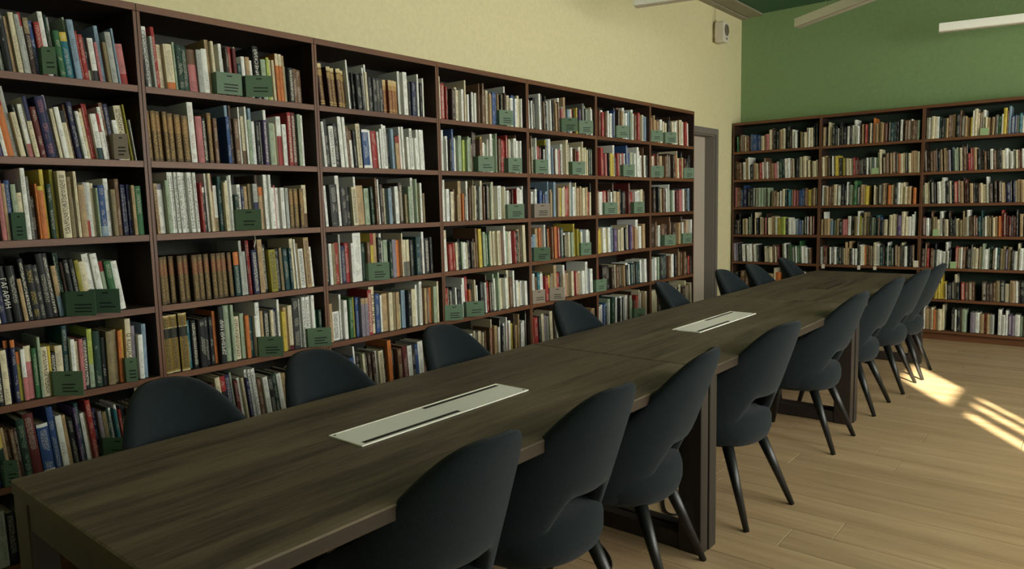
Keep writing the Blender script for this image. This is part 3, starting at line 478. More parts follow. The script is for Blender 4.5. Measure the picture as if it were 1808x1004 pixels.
4 2|6,25,168,1,W;31,10,256,1,n*;41,27,181,1,W*;68,14,188,1,l;82,12,245,1,w;93,25,170,1,l;118,24,192,1,r;154,26,185,1,R;181,9,176,1,k;190,20,172,1,w*;210,12,201,1,K*;223,23,243,1,Y*;246,24,251,1,l;269,29,251,1,w;299,14,188,1,l*;313,15,184,1,n*;328,20,182,1,w;348,16,174,1,w;364,13,174,1,n;388,23,180,1,p*;411,11,178,1,N;422,24,222,1,w*;445,28,251,1,W*;473,14,202,1,W;499,24,221,1,W*;523,23,201,1,w;546,16,195,1,m;562,13,194,1,n;575,20,182,1,m*;595,22,177,1,r;617,16,206,1,w;634,12,206,1,W*;646,22,213,1,W;668,13,252,1,W*;681,27,206,1,W;708,19,209,1,W;727,15,194,1,W;742,23,216,1,E;764,14,204,1,E*;779,25,202,1,E*;803,12,190,1,k*
4 3|6,15,173,0,W*;21,24,178,0,k;45,24,180,0,w*;79,22,198,0,w;101,30,211,0,k;131,32,188,0,b;163,16,174,0,B*;180,30,160,0,b;210,26,184,0,l;236,13,254,0,l*;257,20,177,0,m;277,17,197,0,m*;294,28,250,0,l;322,15,211,0,N;337,25,205,0,m;363,32,208,0,y;406,22,207,0,W;428,17,219,0,W;444,25,210,0,r*;469,29,222,0,r;498,14,246,0,W;512,16,255,0,l;528,31,216,0,w;559,12,248,0,W;585,35,208,0,m;620,17,218,0,m;637,21,221,0,W*;658,34,209,0,W;692,32,215,0,m;724,16,189,0,r;740,10,169,0,W;750,27,184,0,r;777,23,178,0,W;800,15,247,0,k
4 4|6,26,179,2,b;32,21,169,2,l;53,12,186,2,l*;65,35,185,2,l;100,32,225,2,m;132,33,227,2,o*;164,18,219,2,K*;182,18,249,2,w*;201,11,211,2,K*;211,18,219,2,k;229,38,218,2,o;267,17,230,2,n;300,33,231,2,o;333,33,217,2,u*;366,25,225,2,r*;392,36,219,2,T*;427,14,165,2,N*;441,25,178,2,w;466,18,168,2,W;484,18,183,2,w;502,30,181,2,s;532,15,187,2,K*;547,19,244,2,y*;567,19,209,2,y;586,28,204,2,Y;614,16,185,2,Y;630,23,180,2,w;653,11,174,2,n*;664,37,193,2,l;713,40,193,2,w;753,34,181,2,s
4 5|6,24,212,2,g;41,19,212,2,w*;60,18,188,2,n;78,33,214,2,t;121,39,203,2,w;161,11,213,2,W;172,40,178,2,r;212,14,190,2,n;225,27,183,2,y;253,13,179,2,K*;266,36,193,2,M;302,35,250,2,m;337,32,193,2,r;369,19,195,2,K;388,18,178,2,W*;406,25,244,2,w;431,21,200,2,r*;463,39,176,2,m*;518,34,189,2,W;551,25,187,2,r*;576,11,179,2,n*;586,33,170,2,m;619,24,177,2,w;643,41,182,2,w;684,34,247,2,w*;718,18,164,2,l*;736,20,178,2,b;756,39,187,2,w;795,20,169,2,k*
4 6|6,49,198,3,r;55,48,199,3,r;103,20,201,3,k;132,31,217,3,W;164,26,201,3,u;189,51,201,3,k*;262,36,217,3,W;298,23,233,3,N;321,40,179,3,w;361,35,175,3,k;397,40,193,3,m;436,36,175,3,k*;472,32,193,3,N;504,39,204,3,w;544,43,222,3,r;587,23,207,3,n;610,38,209,3,W*;647,47,225,3,k;694,34,182,3,w;728,39,167,3,r;767,48,176,3,m*
5 1|6,22,207,0,w;28,35,214,0,r;62,18,206,0,n;80,33,188,0,r;113,29,209,0,w;142,13,199,0,n;155,17,196,0,w;172,16,206,0,N;187,23,208,0,w;210,35,188,0,w*;246,17,193,0,w;262,16,205,0,b*;279,17,222,0,b;296,29,244,0,k;325,18,228,0,N*;343,37,247,0,n;380,27,223,0,m*;407,29,250,0,w;436,28,210,0,w;475,28,224,0,l;503,18,211,0,N;521,28,224,0,s*;549,35,249,0,w*;594,18,219,0,w*;612,29,210,0,n;641,33,230,0,r;673,38,221,0,p;712,12,217,0,N;724,21,220,0,W*;744,12,213,0,n;756,36,214,0,l*;792,23,210,0,l
5 2|6,38,184,2,w;44,17,215,2,N;69,38,214,2,r;107,38,224,2,r;156,26,177,2,p;182,11,182,2,k;193,33,183,2,w;226,36,181,2,y;263,29,169,2,y*;291,28,250,2,w*;320,12,159,2,k*;331,25,187,2,r;357,29,190,2,n;386,15,184,2,w;402,20,192,2,r;421,10,191,2,k;431,20,188,2,w*;460,32,254,2,b*;492,17,188,2,w;509,34,195,2,b;543,14,201,2,W;570,19,201,2,s;589,24,194,2,w;613,10,205,2,w;624,32,248,2,w;656,11,217,2,w*;679,34,226,2,k;712,12,202,2,w;725,35,184,2,w*;759,10,253,2,n;769,34,186,2,w*;803,12,188,2,K
5 3|6,49,188,2,n*;55,53,180,2,w;108,54,189,2,r*;162,28,191,2,R*;190,27,201,2,K;217,33,178,2,w;249,18,252,2,N;268,55,185,2,W;322,41,182,2,m;364,32,201,2,k;396,41,179,2,k;437,32,185,2,k*;469,19,187,2,N;488,35,187,2,R;523,27,253,2,R;550,55,181,2,r;605,36,184,2,w*;641,18,178,2,W;658,46,191,2,w*;705,44,202,2,W;749,33,198,2,m;781,17,188,2,n
5 4|6,46,180,2,y;52,17,200,2,n;69,32,193,2,y;101,46,200,2,w;147,21,192,2,y;168,37,199,2,w;205,46,203,2,l*;251,13,186,2,k*;264,48,183,2,v;327,30,174,2,W*;357,14,173,2,W*;371,31,186,2,W*;412,31,189,2,W;443,14,175,2,N*;471,26,186,2,k*;497,16,207,2,W*;514,35,208,2,v;549,47,197,2,r*;596,33,187,2,m;630,19,167,2,m;649,45,248,2,w;694,36,190,2,w;731,42,209,2,m
5 5|6,24,193,3,n*;30,44,182,3,r;74,30,194,3,k;104,19,175,3,N;123,43,191,3,N;166,40,193,3,k;218,43,171,3,N;261,23,171,3,n;284,15,191,3,W*;299,31,175,3,n;329,50,177,3,n;379,20,174,3,K*;399,26,177,3,m*;425,18,185,3,k;443,42,173,3,k;485,40,189,3,w;525,16,177,3,w;541,30,179,3,T*;571,20,184,3,T*;591,23,190,3,w;614,14,169,3,K;628,36,173,3,T;664,13,183,3,n;677,51,181,3,T;728,32,197,3,w;774,41,202,3,w
5 6|6,46,179,0,w*;52,34,188,0,w*;86,31,192,0,b;117,18,172,0,K;136,35,192,0,t*;171,12,189,0,w*;183,38,219,0,s;221,26,230,0,E;248,18,210,0,w;266,23,225,0,E;299,38,221,0,w;337,18,210,0,k;355,38,224,0,w;393,11,212,0,K*;419,36,216,0,w*;455,41,222,0,W*;496,18,218,0,N;514,25,214,0,s;539,13,243,0,N;552,26,163,0,T;579,12,167,0,k*;591,24,165,0,n;629,39,201,0,r;668,14,246,0,W*;682,40,207,0,v;722,12,211,0,w;734,45,204,0,m*;780,35,220,0,W
6 1|6,38,204,2,m;44,32,194,2,m;76,19,230,2,m;95,32,192,2,m;127,24,184,2,m;152,33,195,2,n;184,45,203,2,w;229,22,184,2,n*;252,32,192,2,W;284,23,186,2,k;307,29,184,2,W;336,19,205,2,K;368,22,209,2,k;391,17,245,2,N;408,42,200,2,W;465,35,202,2,w;500,34,218,2,W*;535,21,228,2,n;556,52,227,2,W*;608,22,216,2,w;630,48,214,2,W*;678,38,219,2,r;727,29,209,2,w;755,23,198,2,l
6 2|6,49,172,3,m;55,24,184,3,w*;79,26,194,3,r;105,24,200,3,r*;130,25,212,3,n;155,45,208,3,y;199,21,207,3,k;220,35,186,3,m;255,24,196,3,W;279,35,194,3,n;314,30,214,3,N*;344,30,203,3,N*;374,20,221,3,N;406,24,209,3,n;430,25,217,3,N;455,38,215,3,N;493,33,212,3,o;526,36,182,3,W;562,14,253,3,W*;576,25,172,3,r;601,37,190,3,m;638,24,245,3,k;662,25,187,3,R;687,45,167,3,k;732,31,166,3,k;763,18,191,3,k;782,33,221,3,k
6 3|6,35,213,2,n*;41,19,247,2,n;60,24,200,2,N;83,23,194,2,N*;106,23,201,2,N;130,25,224,2,k;155,25,227,2,k;180,43,202,2,N;223,18,209,2,W*;241,25,216,2,n;265,20,219,2,K;286,22,201,2,N;308,22,211,2,w;330,23,202,2,w;353,17,248,2,w*;370,44,192,2,T*;413,28,197,2,s;441,23,184,2,W;464,51,196,2,w;514,15,197,2,K;530,26,184,2,R;556,52,197,2,p;608,14,207,2,K*;622,23,208,2,r;644,34,207,2,w;678,14,202,2,n;705,51,196,2,k;756,41,214,2,l*
6 4|6,52,201,0,N;58,71,205,0,N;129,31,220,0,n;160,40,186,0,w*;251,69,196,0,n;320,35,191,0,N;369,36,210,0,n;405,22,256,0,n;427,65,198,0,N;491,64,199,0,n;555,44,199,0,m;599,27,258,0,N;627,38,200,0,w;665,22,214,0,n;687,63,198,0,n;749,36,219,0,m;785,30,222,0,w
6 5|6,31,216,1,w;37,17,193,1,w*;54,29,202,1,w;83,22,200,1,T;104,38,200,1,w;152,34,204,1,s;186,43,217,1,k;229,16,200,1,K*;244,47,212,1,T;291,32,199,1,W*;323,20,216,1,k;344,47,199,1,n;390,24,201,1,W;414,44,213,1,w;459,18,195,1,k;477,34,208,1,k;511,40,162,1,M;551,18,256,1,n;569,39,222,1,M;624,27,213,1,n;651,44,220,1,n;694,15,219,1,n;709,31,164,1,N;740,23,164,1,N;763,31,174,1,r;794,21,167,1,N
6 6|6,42,203,3,r;48,63,215,3,W;111,39,215,3,W;150,64,198,3,N;214,39,202,3,N*;253,77,195,3,k;348,59,212,3,n;408,42,181,3,n*;450,92,195,3,W*;542,36,191,3,K*;578,42,218,3,W;620,75,195,3,N;695,24,244,3,W;719,72,203,3,n*;791,24,217,3,W
B0 1|30,19,174,1,e;49,24,177,1,n;74,19,192,1,n*;93,11,189,1,w*;104,18,178,1,n;122,19,170,1,W;141,31,169,1,n;182,19,191,1,b*;201,22,187,1,b;223,31,182,1,b;254,12,170,1,b;276,26,173,1,b;302,12,158,1,b;313,32,159,1,W*;345,20,173,1,m;366,35,176,1,p;401,27,222,1,W;427,16,240,1,n;443,33,226,1,k;487,26,204,1,k;513,32,214,1,m*;545,27,224,1,W*;597,34,247,1,k;631,17,202,1,N;655,21,203,1,w;676,13,164,1,w*;689,16,174,1,w;705,9,180,1,K;739,17,175,1,m*;756,21,163,1,W*;777,9,173,1,k;786,24,162,1,W;810,20,209,1,W*;830,13,207,1,w;843,34,207,1,W;877,16,226,1,K;902,16,213,1,k;918,10,253,1,k
B0 2|6,21,213,2,n;27,34,196,2,n;61,32,197,2,n;105,32,197,2,w*;136,35,240,2,m;171,15,250,2,w;195,31,165,2,k;226,34,181,2,m*;260,27,176,2,W;300,37,183,2,r;336,15,188,2,w;351,27,232,2,n*;378,22,187,2,w;400,27,194,2,n;427,33,168,2,m;460,32,170,2,p;492,28,186,2,w;520,33,213,2,E;554,31,214,2,T;585,30,212,2,w;615,27,215,2,w;641,21,207,2,n*;662,17,206,2,W*;708,25,210,2,k;732,12,216,2,k;744,28,221,2,W*;773,12,211,2,W;785,36,227,2,W;820,13,182,2,n;833,23,179,2,W;856,18,169,2,n;883,36,167,2,W*;919,22,179,2,W*
B0 3|6,33,223,0,p*;39,29,220,0,n;68,16,205,0,n;84,23,202,0,b;107,12,243,0,b;119,33,214,0,B;152,14,225,0,B*;166,29,209,0,k;195,27,210,0,k;222,9,211,0,w;254,24,208,0,w;278,32,213,0,s*;310,30,210,0,s;340,24,212,0,s*;365,9,196,0,k*;374,24,211,0,s;397,11,181,0,s;431,29,159,0,M;461,11,174,0,W;471,22,178,0,n;493,29,159,0,W;522,15,175,0,N;536,14,170,0,w;551,13,168,0,w*;564,25,190,0,W;589,23,183,0,T;613,14,168,0,k;626,31,184,0,t;657,20,184,0,n;677,21,171,0,p;709,31,171,0,p;741,21,175,0,b;762,15,177,0,b;777,29,192,0,b;805,29,193,0,n;834,32,173,0,y*;867,19,180,0,y*;886,11,192,0,N;897,17,192,0,m;913,28,198,0,N*
B0 4|6,35,168,1,k;41,20,169,1,N*;61,16,243,1,k;101,17,178,1,W;118,28,185,1,m;147,23,177,1,W*;170,14,183,1,k;184,26,201,1,s;210,16,248,1,k*;239,17,187,1,Y;257,12,252,1,W*;268,26,189,1,k;307,25,198,1,W*;332,18,184,1,m;349,10,190,1,k;369,18,192,1,p;387,9,238,1,N;409,20,191,1,W;429,14,196,1,W;443,30,208,1,m;473,16,204,1,m;490,26,197,1,w;515,27,191,1,Y;542,10,181,1,Y;553,17,197,1,c;569,32,193,1,c;601,27,179,1,k;628,33,190,1,w;661,17,172,1,w*;678,20,168,1,w;698,16,175,1,w;714,30,162,1,l;744,30,163,1,b;774,25,158,1,w*;813,21,208,1,k*;834,13,199,1,w;847,23,201,1,R;870,14,200,1,W;884,16,189,1,R;900,16,209,1,R*
B0 5|6,35,209,3,u;41,18,214,3,u;59,23,209,3,k;83,11,197,3,K;104,37,198,3,w;166,27,189,3,w;193,32,203,3,w;225,18,207,3,n;243,21,200,3,w;264,30,201,3,w*;294,18,196,3,k;365,27,177,3,W;392,34,155,3,w;426,37,173,3,W;464,31,197,3,n;495,12,181,3,W;507,36,184,3,R;570,24,210,3,s*;594,28,217,3,w;622,12,204,3,k;634,29,198,3,s;663,17,197,3,e;680,38,186,3,E*;718,15,188,3,w;733,35,192,3,e;768,14,245,3,e;782,23,188,3,w;805,12,177,3,w;817,35,168,3,w;852,18,166,3,w;870,18,164,3,n
B0 6|6,56,186,0,k;89,61,203,0,n;150,30,249,0,n;226,46,176,0,w;319,39,179,0,n*;358,39,176,0,W*;414,60,178,0,m;475,18,243,0,W;492,57,194,0,o;596,40,205,0,k*;636,23,238,0,N;660,36,199,0,E*;696,26,191,0,K*;768,65,210,0,w;834,61,212,0,n
B1 1|6,28,198,0,m;34,11,200,0,K;45,16,193,0,m*;61,12,247,0,W;73,28,197,0,W;101,28,192,0,k;129,22,200,0,k;151,14,180,0,w;174,22,240,0,k;196,11,191,0,K;207,30,183,0,k;243,24,191,0,w;268,26,201,0,k;293,22,197,0,w;315,25,250,0,w;341,27,183,0,w*;368,12,184,0,N;390,21,197,0,m;411,12,198,0,k;423,23,194,0,r;446,9,195,0,w;455,16,208,0,k;471,14,203,0,W;484,13,190,0,K;498,15,250,0,o;513,17,200,0,m;529,15,191,0,m;544,25,207,0,m*;569,11,204,0,m;580,15,191,0,m;594,13,190,0,m*;607,27,194,0,R;644,18,202,0,k*;661,29,190,0,T;690,16,197,0,T;706,10,197,0,k;717,19,202,0,k;747,23,212,0,w;770,15,209,0,N;792,22,200,0,n;814,30,202,0,n*;843,14,210,0,w;857,28,191,0,n;885,12,192,0,n;898,22,194,0,s
B1 2|6,25,207,2,W;31,29,217,2,m;60,18,208,2,n;78,9,204,2,N*;86,24,203,2,k*;111,10,211,2,w;121,18,224,2,k*;139,27,207,2,y;166,9,212,2,y*;175,31,188,2,k;206,9,166,2,k*;215,25,181,2,Y;240,14,185,2,n*;254,18,176,2,W;272,28,172,2,W*;301,20,177,2,w;321,18,182,2,r;339,18,157,2,R*;357,13,175,2,R;370,25,160,2,k*;395,18,164,2,k*;413,14,175,2,k;427,23,171,2,k;450,14,172,2,w;475,31,175,2,w;506,16,173,2,T;522,12,168,2,w*;534,24,170,2,s*;557,15,222,2,s;573,21,248,2,W;607,25,171,2,n*;632,31,209,2,n;671,18,205,2,m;689,33,215,2,n*;723,24,202,2,N;747,19,196,2,o*;766,21,195,2,W;787,29,201,2,W;816,13,207,2,k*;838,23,194,2,W;862,20,214,2,m;882,15,218,2,m;897,21,213,2,m;919,22,203,2,W
B1 3|6,16,213,0,w;22,16,202,0,w;38,34,203,0,m*;72,28,203,0,n;101,25,218,0,n;125,36,221,0,W;171,36,206,0,w;207,29,220,0,k;236,24,204,0,k;261,11,242,0,w;271,16,221,0,k*;287,27,212,0,s;314,16,199,0,s*;330,33,254,0,e;363,28,193,0,k*;391,27,210,0,m;418,16,192,0,m;435,36,195,0,y;521,18,197,0,W;539,19,180,0,W*;558,12,212,0,n;570,34,212,0,k*;604,29,215,0,m*;634,12,208,0,n;656,28,195,0,o;684,20,196,0,m;704,13,210,0,W;717,28,218,0,k;745,25,218,0,w;770,20,209,0,W;790,19,219,0,W;809,27,174,0,W;836,36,179,0,m;887,29,164,0,o
B1 4|6,21,169,0,m;27,15,248,0,w;41,27,177,0,m;69,27,175,0,m;96,31,161,0,l;141,24,159,0,s;165,27,175,0,M;192,37,152,0,k;229,26,168,0,p;254,20,171,0,r*;275,36,201,0,w;311,37,207,0,k;348,30,199,0,M*;377,13,253,0,w*;391,22,205,0,Y;413,13,183,0,w;434,25,242,0,M;459,16,190,0,N*;475,25,200,0,M;500,9,199,0,k;509,29,183,0,s;538,12,174,0,K*;551,26,208,0,t;576,14,190,0,n;590,23,188,0,b;613,14,165,0,k;627,37,165,0,W;679,30,210,0,W*;709,20,219,0,W*;729,27,209,0,W;756,37,207,0,v;792,34,243,0,W;826,25,193,0,W;851,31,193,0,w;882,23,213,0,w;905,10,242,0,w
B1 5|6,28,184,1,w;34,11,194,1,w;45,22,195,1,R;66,12,183,1,n;78,15,181,1,k;93,14,181,1,k;107,15,183,1,w;122,27,199,1,k*;149,23,185,1,w*;172,24,168,1,E;196,29,188,1,k;225,22,189,1,E*;248,13,174,1,W;261,24,240,1,m;285,13,178,1,W;298,20,248,1,m*;318,14,173,1,k;331,21,173,1,w;359,23,173,1,w;381,14,243,1,k;395,21,212,1,w;416,17,209,1,w*;433,19,205,1,W;453,14,202,1,o;467,28,212,1,n;494,13,203,1,n;507,21,204,1,M*;529,12,196,1,N;541,21,239,1,W*;562,28,222,1,w*;590,13,199,1,w;603,28,200,1,T;632,11,219,1,N;654,19,199,1,E;673,7,243,1,w;680,28,209,1,E;708,23,192,1,E*;742,26,218,1,n*;768,25,203,1,m;793,7,229,1,K;800,16,241,1,W;816,14,218,1,K;830,25,206,1,w;855,14,214,1,K;874,23,215,1,k;897,24,221,1,n*
B1 6|6,58,194,2,k;64,27,201,2,w;91,45,188,2,n;136,42,200,2,m;178,48,199,2,W;227,56,195,2,k;282,31,195,2,k*;313,42,196,2,R;355,18,183,2,K;373,50,190,2,n;423,65,183,2,w*;488,28,188,2,k;538,53,170,2,m;590,16,209,2,m;606,40,209,2,W;647,55,208,2,n;702,26,212,2,n*;773,29,203,2,k;802,16,221,2,n*;818,37,209,2,w*;854,62,223,2,n;917,24,204,2,w*
B2 1|6,15,210,0,W;21,30,207,0,w;51,31,216,0,W;82,8,214,0,W;90,29,209,0,w;119,22,201,0,T;141,19,190,0,k;160,17,190,0,w*;177,18,188,0,m;194,25,215,0,n;219,9,216,0,n*;228,27,220,0,m;262,29,216,0,k;291,11,253,0,n;302,32,201,0,N*;333,17,191,0,m;350,30,177,0,m*;381,13,177,0,y;394,13,239,0,w;407,27,253,0,W;434,14,215,0,W;448,24,221,0,n*;472,24,238,0,w;496,15,169,0,W;511,20,163,0,m;531,17,159,0,n;548,20,163,0,m*;568,8,178,0,m;576,22,183,0,G;598,26,169,0,e;624,12,183,0,w*;636,29,238,0,y;665,11,213,0,n;676,19,253,0,l;695,30,160,0,b*;725,18,170,0,b*;744,15,160,0,w;758,25,180,0,t;783,18,156,0,w;801,31,162,0,w;833,22,166,0,W;855,8,176,0,w*;863,28,170,0,n*
B2 2|6,22,214,3,N*;28,30,200,3,N;58,21,199,3,n;80,24,206,3,n;104,13,223,3,N*;117,26,198,3,k;143,18,214,3,m;173,15,223,3,m*;188,23,199,3,M;210,20,203,3,u;242,19,227,3,l*;261,20,209,3,s;281,15,223,3,s;307,21,217,3,W*;328,12,240,3,N;340,20,226,3,n;360,12,253,3,K*;372,21,161,3,r;393,15,214,3,r*;408,13,207,3,r;421,24,213,3,m;446,30,197,3,k;476,17,186,3,N;493,13,194,3,k;506,16,172,3,n;522,30,185,3,k;552,23,190,3,w*;575,26,176,3,n;602,16,187,3,N;618,8,185,3,k;627,16,192,3,k;643,24,173,3,W;667,29,188,3,w;695,13,172,3,w*;708,21,156,3,w*;729,12,174,3,w;750,19,168,3,W;770,13,172,3,n;783,15,159,3,r*;798,21,177,3,w;819,14,182,3,p;833,13,157,3,N*;846,14,164,3,v;860,30,179,3,k;890,19,247,3,g;909,8,246,3,n;916,25,197,3,g
B2 3|6,14,184,3,s;20,10,208,3,W;29,20,203,3,W;49,14,215,3,M;63,13,238,3,K;76,27,218,3,k*;103,13,205,3,k;116,14,205,3,N;130,29,212,3,w*;159,12,224,3,W;171,27,252,3,w;198,9,218,3,N*;207,28,218,3,k;235,14,217,3,W;249,23,214,3,T;272,28,210,3,r*;300,22,223,3,n*;322,26,212,3,m;348,12,244,3,N;361,20,225,3,R;381,10,192,3,N;401,28,188,3,m;429,15,192,3,K;444,28,184,3,k;472,15,181,3,n;487,17,187,3,W;504,31,173,3,W*;535,14,246,3,w*;549,8,184,3,w;557,30,182,3,N;597,22,203,3,N;632,27,203,3,N*;659,8,185,3,W;667,14,186,3,m;680,13,180,3,B*;694,31,184,3,B;724,10,205,3,k*;746,14,197,3,B;760,16,199,3,W;776,27,209,3,m;803,31,206,3,m;834,28,192,3,M;868,25,185,3,w;893,10,164,3,N;912,29,174,3,w
B2 4|6,32,188,2,R*;38,32,177,2,w;70,14,177,2,k*;84,14,244,2,n;98,22,187,2,M;120,11,188,2,M;131,28,162,2,W;159,28,241,2,w*;187,15,176,2,N;201,32,162,2,W*;234,15,245,2,N;249,15,182,2,k;264,18,160,2,k;282,14,185,2,k;296,27,170,2,W;324,31,157,2,M;355,14,244,2,M;369,15,184,2,M*;385,25,251,2,w;410,13,195,2,N;422,21,190,2,n;444,14,200,2,n*;458,22,186,2,R*;479,23,191,2,T;503,13,248,2,T;515,21,177,2,w;536,12,190,2,w;548,22,193,2,M;569,15,178,2,M;584,12,194,2,M;597,17,178,2,W;613,22,188,2,m*;642,15,191,2,o;657,8,189,2,o;665,18,247,2,r;683,18,224,2,R*;701,22,193,2,R;723,23,185,2,R;746,11,197,2,K;757,23,189,2,R;781,14,250,2,K;806,27,209,2,m;833,23,185,2,k;856,13,191,2,k;869,32,174,2,k*;901,27,179,2,w;928,13,161,2,n
B2 5|6,33,188,0,N;39,13,244,0,n*;52,21,190,0,r;84,24,189,0,n;108,16,175,0,w;124,12,238,0,k;137,17,176,0,w*;154,27,169,0,w;181,33,160,0,w*;213,18,253,0,w*;231,12,167,0,w*;243,22,180,0,k;297,29,211,0,r*;326,19,200,0,W;345,15,205,0,w;360,26,207,0,n;386,14,210,0,n;400,30,192,0,k;429,9,238,0,K*;438,24,207,0,W*;462,27,196,0,W;489,9,201,0,n;499,21,214,0,W;520,17,241,0,s*;537,31,192,0,w;567,11,202,0,w*;578,28,217,0,E;606,16,199,0,N*;622,19,205,0,w;641,25,208,0,T;666,19,198,0,M;685,24,220,0,M;709,16,194,0,v*;725,30,214,0,M;755,18,191,0,k;773,25,175,0,w;798,16,248,0,W;814,31,205,0,w;845,13,211,0,w;858,24,204,0,w;882,9,203,0,w;891,23,203,0,B*;914,16,205,0,B;931,10,181,0,N
B2 6|6,32,184,2,b*;38,34,156,2,k;72,22,242,2,m*;94,11,172,2,N;105,27,161,2,y;132,28,157,2,y*;160,31,155,2,y;191,13,247,2,y;204,28,172,2,y*;232,11,158,2,W;243,42,160,2,k;286,21,179,2,k*;307,17,246,2,W*;324,27,168,2,k;363,32,170,2,r*;396,28,170,2,n;424,36,180,2,n*;459,15,175,2,n;534,42,184,2,N*;576,18,173,2,N;594,31,180,2,N;625,20,182,2,n;645,35,197,2,M;680,39,198,2,k*;719,40,175,2,W;759,42,204,2,m*;801,24,203,2,w;825,10,208,2,N;836,36,205,2,k;871,15,171,2,n;886,38,155,2,m*;925,16,160,2,W
B2 7|6,19,188,1,W;25,20,199,1,W;45,15,224,1,w;60,41,211,1,m;101,14,205,1,m;115,21,223,1,W*;136,20,202,1,o;156,18,201,1,m;175,36,212,1,W;210,18,254,1,W;288,31,219,1,k;319,15,214,1,w;334,35,223,1,k;368,12,222,1,n;380,39,223,1,s;449,41,196,1,u;490,39,199,1,w;529,37,186,1,m;566,20,192,1,r;586,23,191,1,m;609,37,187,1,g*;676,30,245,1,w;706,29,194,1,w*;735,19,239,1,w;754,33,198,1,v*;787,21,192,1,u;809,42,202,1,w;851,25,189,1,s;876,10,205,1,N;886,43,203,1,s;929,12,203,1,s
1 7|6,27,209,0,r;33,31,197,0,m*;64,10,193,0,K;74,29,196,0,g;103,9,198,0,N;111,24,197,0,n;135,34,214,0,g*;168,16,233,0,W;185,10,208,0,W;195,20,194,0,b;215,18,186,0,N;233,16,197,0,K;249,18,193,0,M;267,29,193,0,p;296,34,205,0,n;337,32,192,0,k;369,29,186,0,M*;398,20,205,0,y*;417,33,198,0,M;450,9,202,0,M;459,30,196,0,w;489,16,195,0,r;513,25,207,0,w;538,15,190,0,N;553,16,206,0,K;569,27,195,0,k;596,16,190,0,k*;612,15,195,0,g*;638,19,162,0,M;656,34,181,0,T;691,16,170,0,T;707,32,158,0,k*;739,22,180,0,m;761,9,181,0,W;770,33,165,0,m;803,12,161,0,m*
2 7|6,23,224,0,W;29,14,205,0,K;43,32,206,0,W*;75,30,214,0,M;105,18,204,0,r;124,13,222,0,r*;137,27,223,0,M;164,13,257,0,M;188,17,205,0,N;205,25,179,0,g;230,16,187,0,n;246,15,176,0,k*;261,17,172,0,g;278,25,211,0,W;302,14,223,0,W;317,32,198,0,W;348,11,219,0,n*;359,31,209,0,g;390,17,212,0,M;416,15,223,0,E*;431,11,245,0,E;442,31,218,0,p;473,10,223,0,p*;483,19,221,0,M;503,30,229,0,W;533,23,227,0,W;556,33,217,0,g;589,11,249,0,K;600,31,210,0,m;631,32,177,0,W;672,27,162,0,W;699,15,180,0,l;714,22,166,0,E;735,15,245,0,k;758,32,168,0,W*;790,25,208,0,M
3 7|6,17,161,0,W;23,11,258,0,w*;34,15,165,0,r;49,30,165,0,E*;79,23,199,0,y;109,29,202,0,M;137,23,193,0,W;160,19,194,0,s*;180,33,208,0,M*;212,30,204,0,w;243,10,188,0,W;253,31,174,0,T;284,10,190,0,T*;294,32,176,0,l;326,15,167,0,K;341,17,186,0,p;358,14,171,0,N;372,31,175,0,M;404,15,254,0,k;418,16,176,0,n*;435,22,163,0,n*;457,27,177,0,l;484,20,187,0,N*;511,24,200,0,T;535,14,188,0,k*;548,19,184,0,k;567,25,166,0,T*;592,15,180,0,w;617,29,178,0,w;646,11,251,0,n;657,23,170,0,w*;681,12,179,0,n;693,17,177,0,w*;710,31,163,0,N;741,20,170,0,y;760,14,255,0,W;786,29,210,0,w*
4 7|6,24,209,0,s;30,30,192,0,R;61,10,210,0,k;71,31,184,0,W;102,17,187,0,r;119,20,204,0,M;139,10,252,0,k;149,32,202,0,l;181,33,195,0,N;229,16,206,0,w;245,33,193,0,y;278,28,207,0,N;306,30,202,0,y*;337,17,185,0,n;354,35,189,0,W;388,13,181,0,K;401,29,196,0,k*;430,35,197,0,b;465,28,188,0,M;493,26,201,0,W;519,13,188,0,K;532,35,210,0,w*;567,19,200,0,N;586,14,184,0,N;600,34,217,0,s*;635,22,192,0,R;657,19,172,0,l*;676,16,182,0,w;692,12,181,0,w;704,29,190,0,w;733,32,191,0,N;765,21,190,0,k;785,30,199,0,w
5 7|6,19,205,1,w*;25,31,192,1,n*;56,10,187,1,K*;66,25,201,1,W;91,32,198,1,E;123,36,190,1,W;159,12,257,1,W;171,25,196,1,T;196,27,204,1,N;223,13,170,1,N;236,23,174,1,W;259,14,176,1,k;273,33,171,1,k;306,25,182,1,n;331,19,191,1,r*;351,36,211,1,g;386,33,213,1,W;419,22,207,1,k;441,34,208,1,k;475,27,224,1,k;502,24,213,1,w;526,18,210,1,N;544,27,226,1,w;571,21,224,1,n;592,20,208,1,M;612,12,205,1,M;634,18,188,1,T*;653,18,184,1,l;671,27,184,1,p;698,12,196,1,N;710,28,191,1,R;738,18,203,1,R*;755,24,199,1,N;779,36,209,1,M
6 7|6,31,201,0,r*;37,24,192,0,p;61,16,202,0,w;77,29,198,0,W;106,10,188,0,N;116,33,178,0,N*;149,15,194,0,k;164,16,187,0,p;180,34,198,0,R;214,35,195,0,b*;249,12,183,0,N;261,20,190,0,M*;280,29,191,0,r;309,18,196,0,b;327,30,180,0,E;357,24,182,0,g;381,33,192,0,w;414,15,177,0,K;428,29,196,0,l;458,15,201,0,N;473,12,251,0,w;485,18,177,0,W;503,23,194,0,w;526,30,196,0,w*;556,27,180,0,k;583,12,179,0,N;595,30,178,0,w*;625,16,180,0,N;642,16,201,0,W;657,29,192,0,W;687,11,211,0,w*;698,24,194,0,M;722,14,194,0,n;736,20,192,0,g*;756,11,195,0,n;767,19,194,0,W;787,19,187,0,R;805,10,170,0,K*
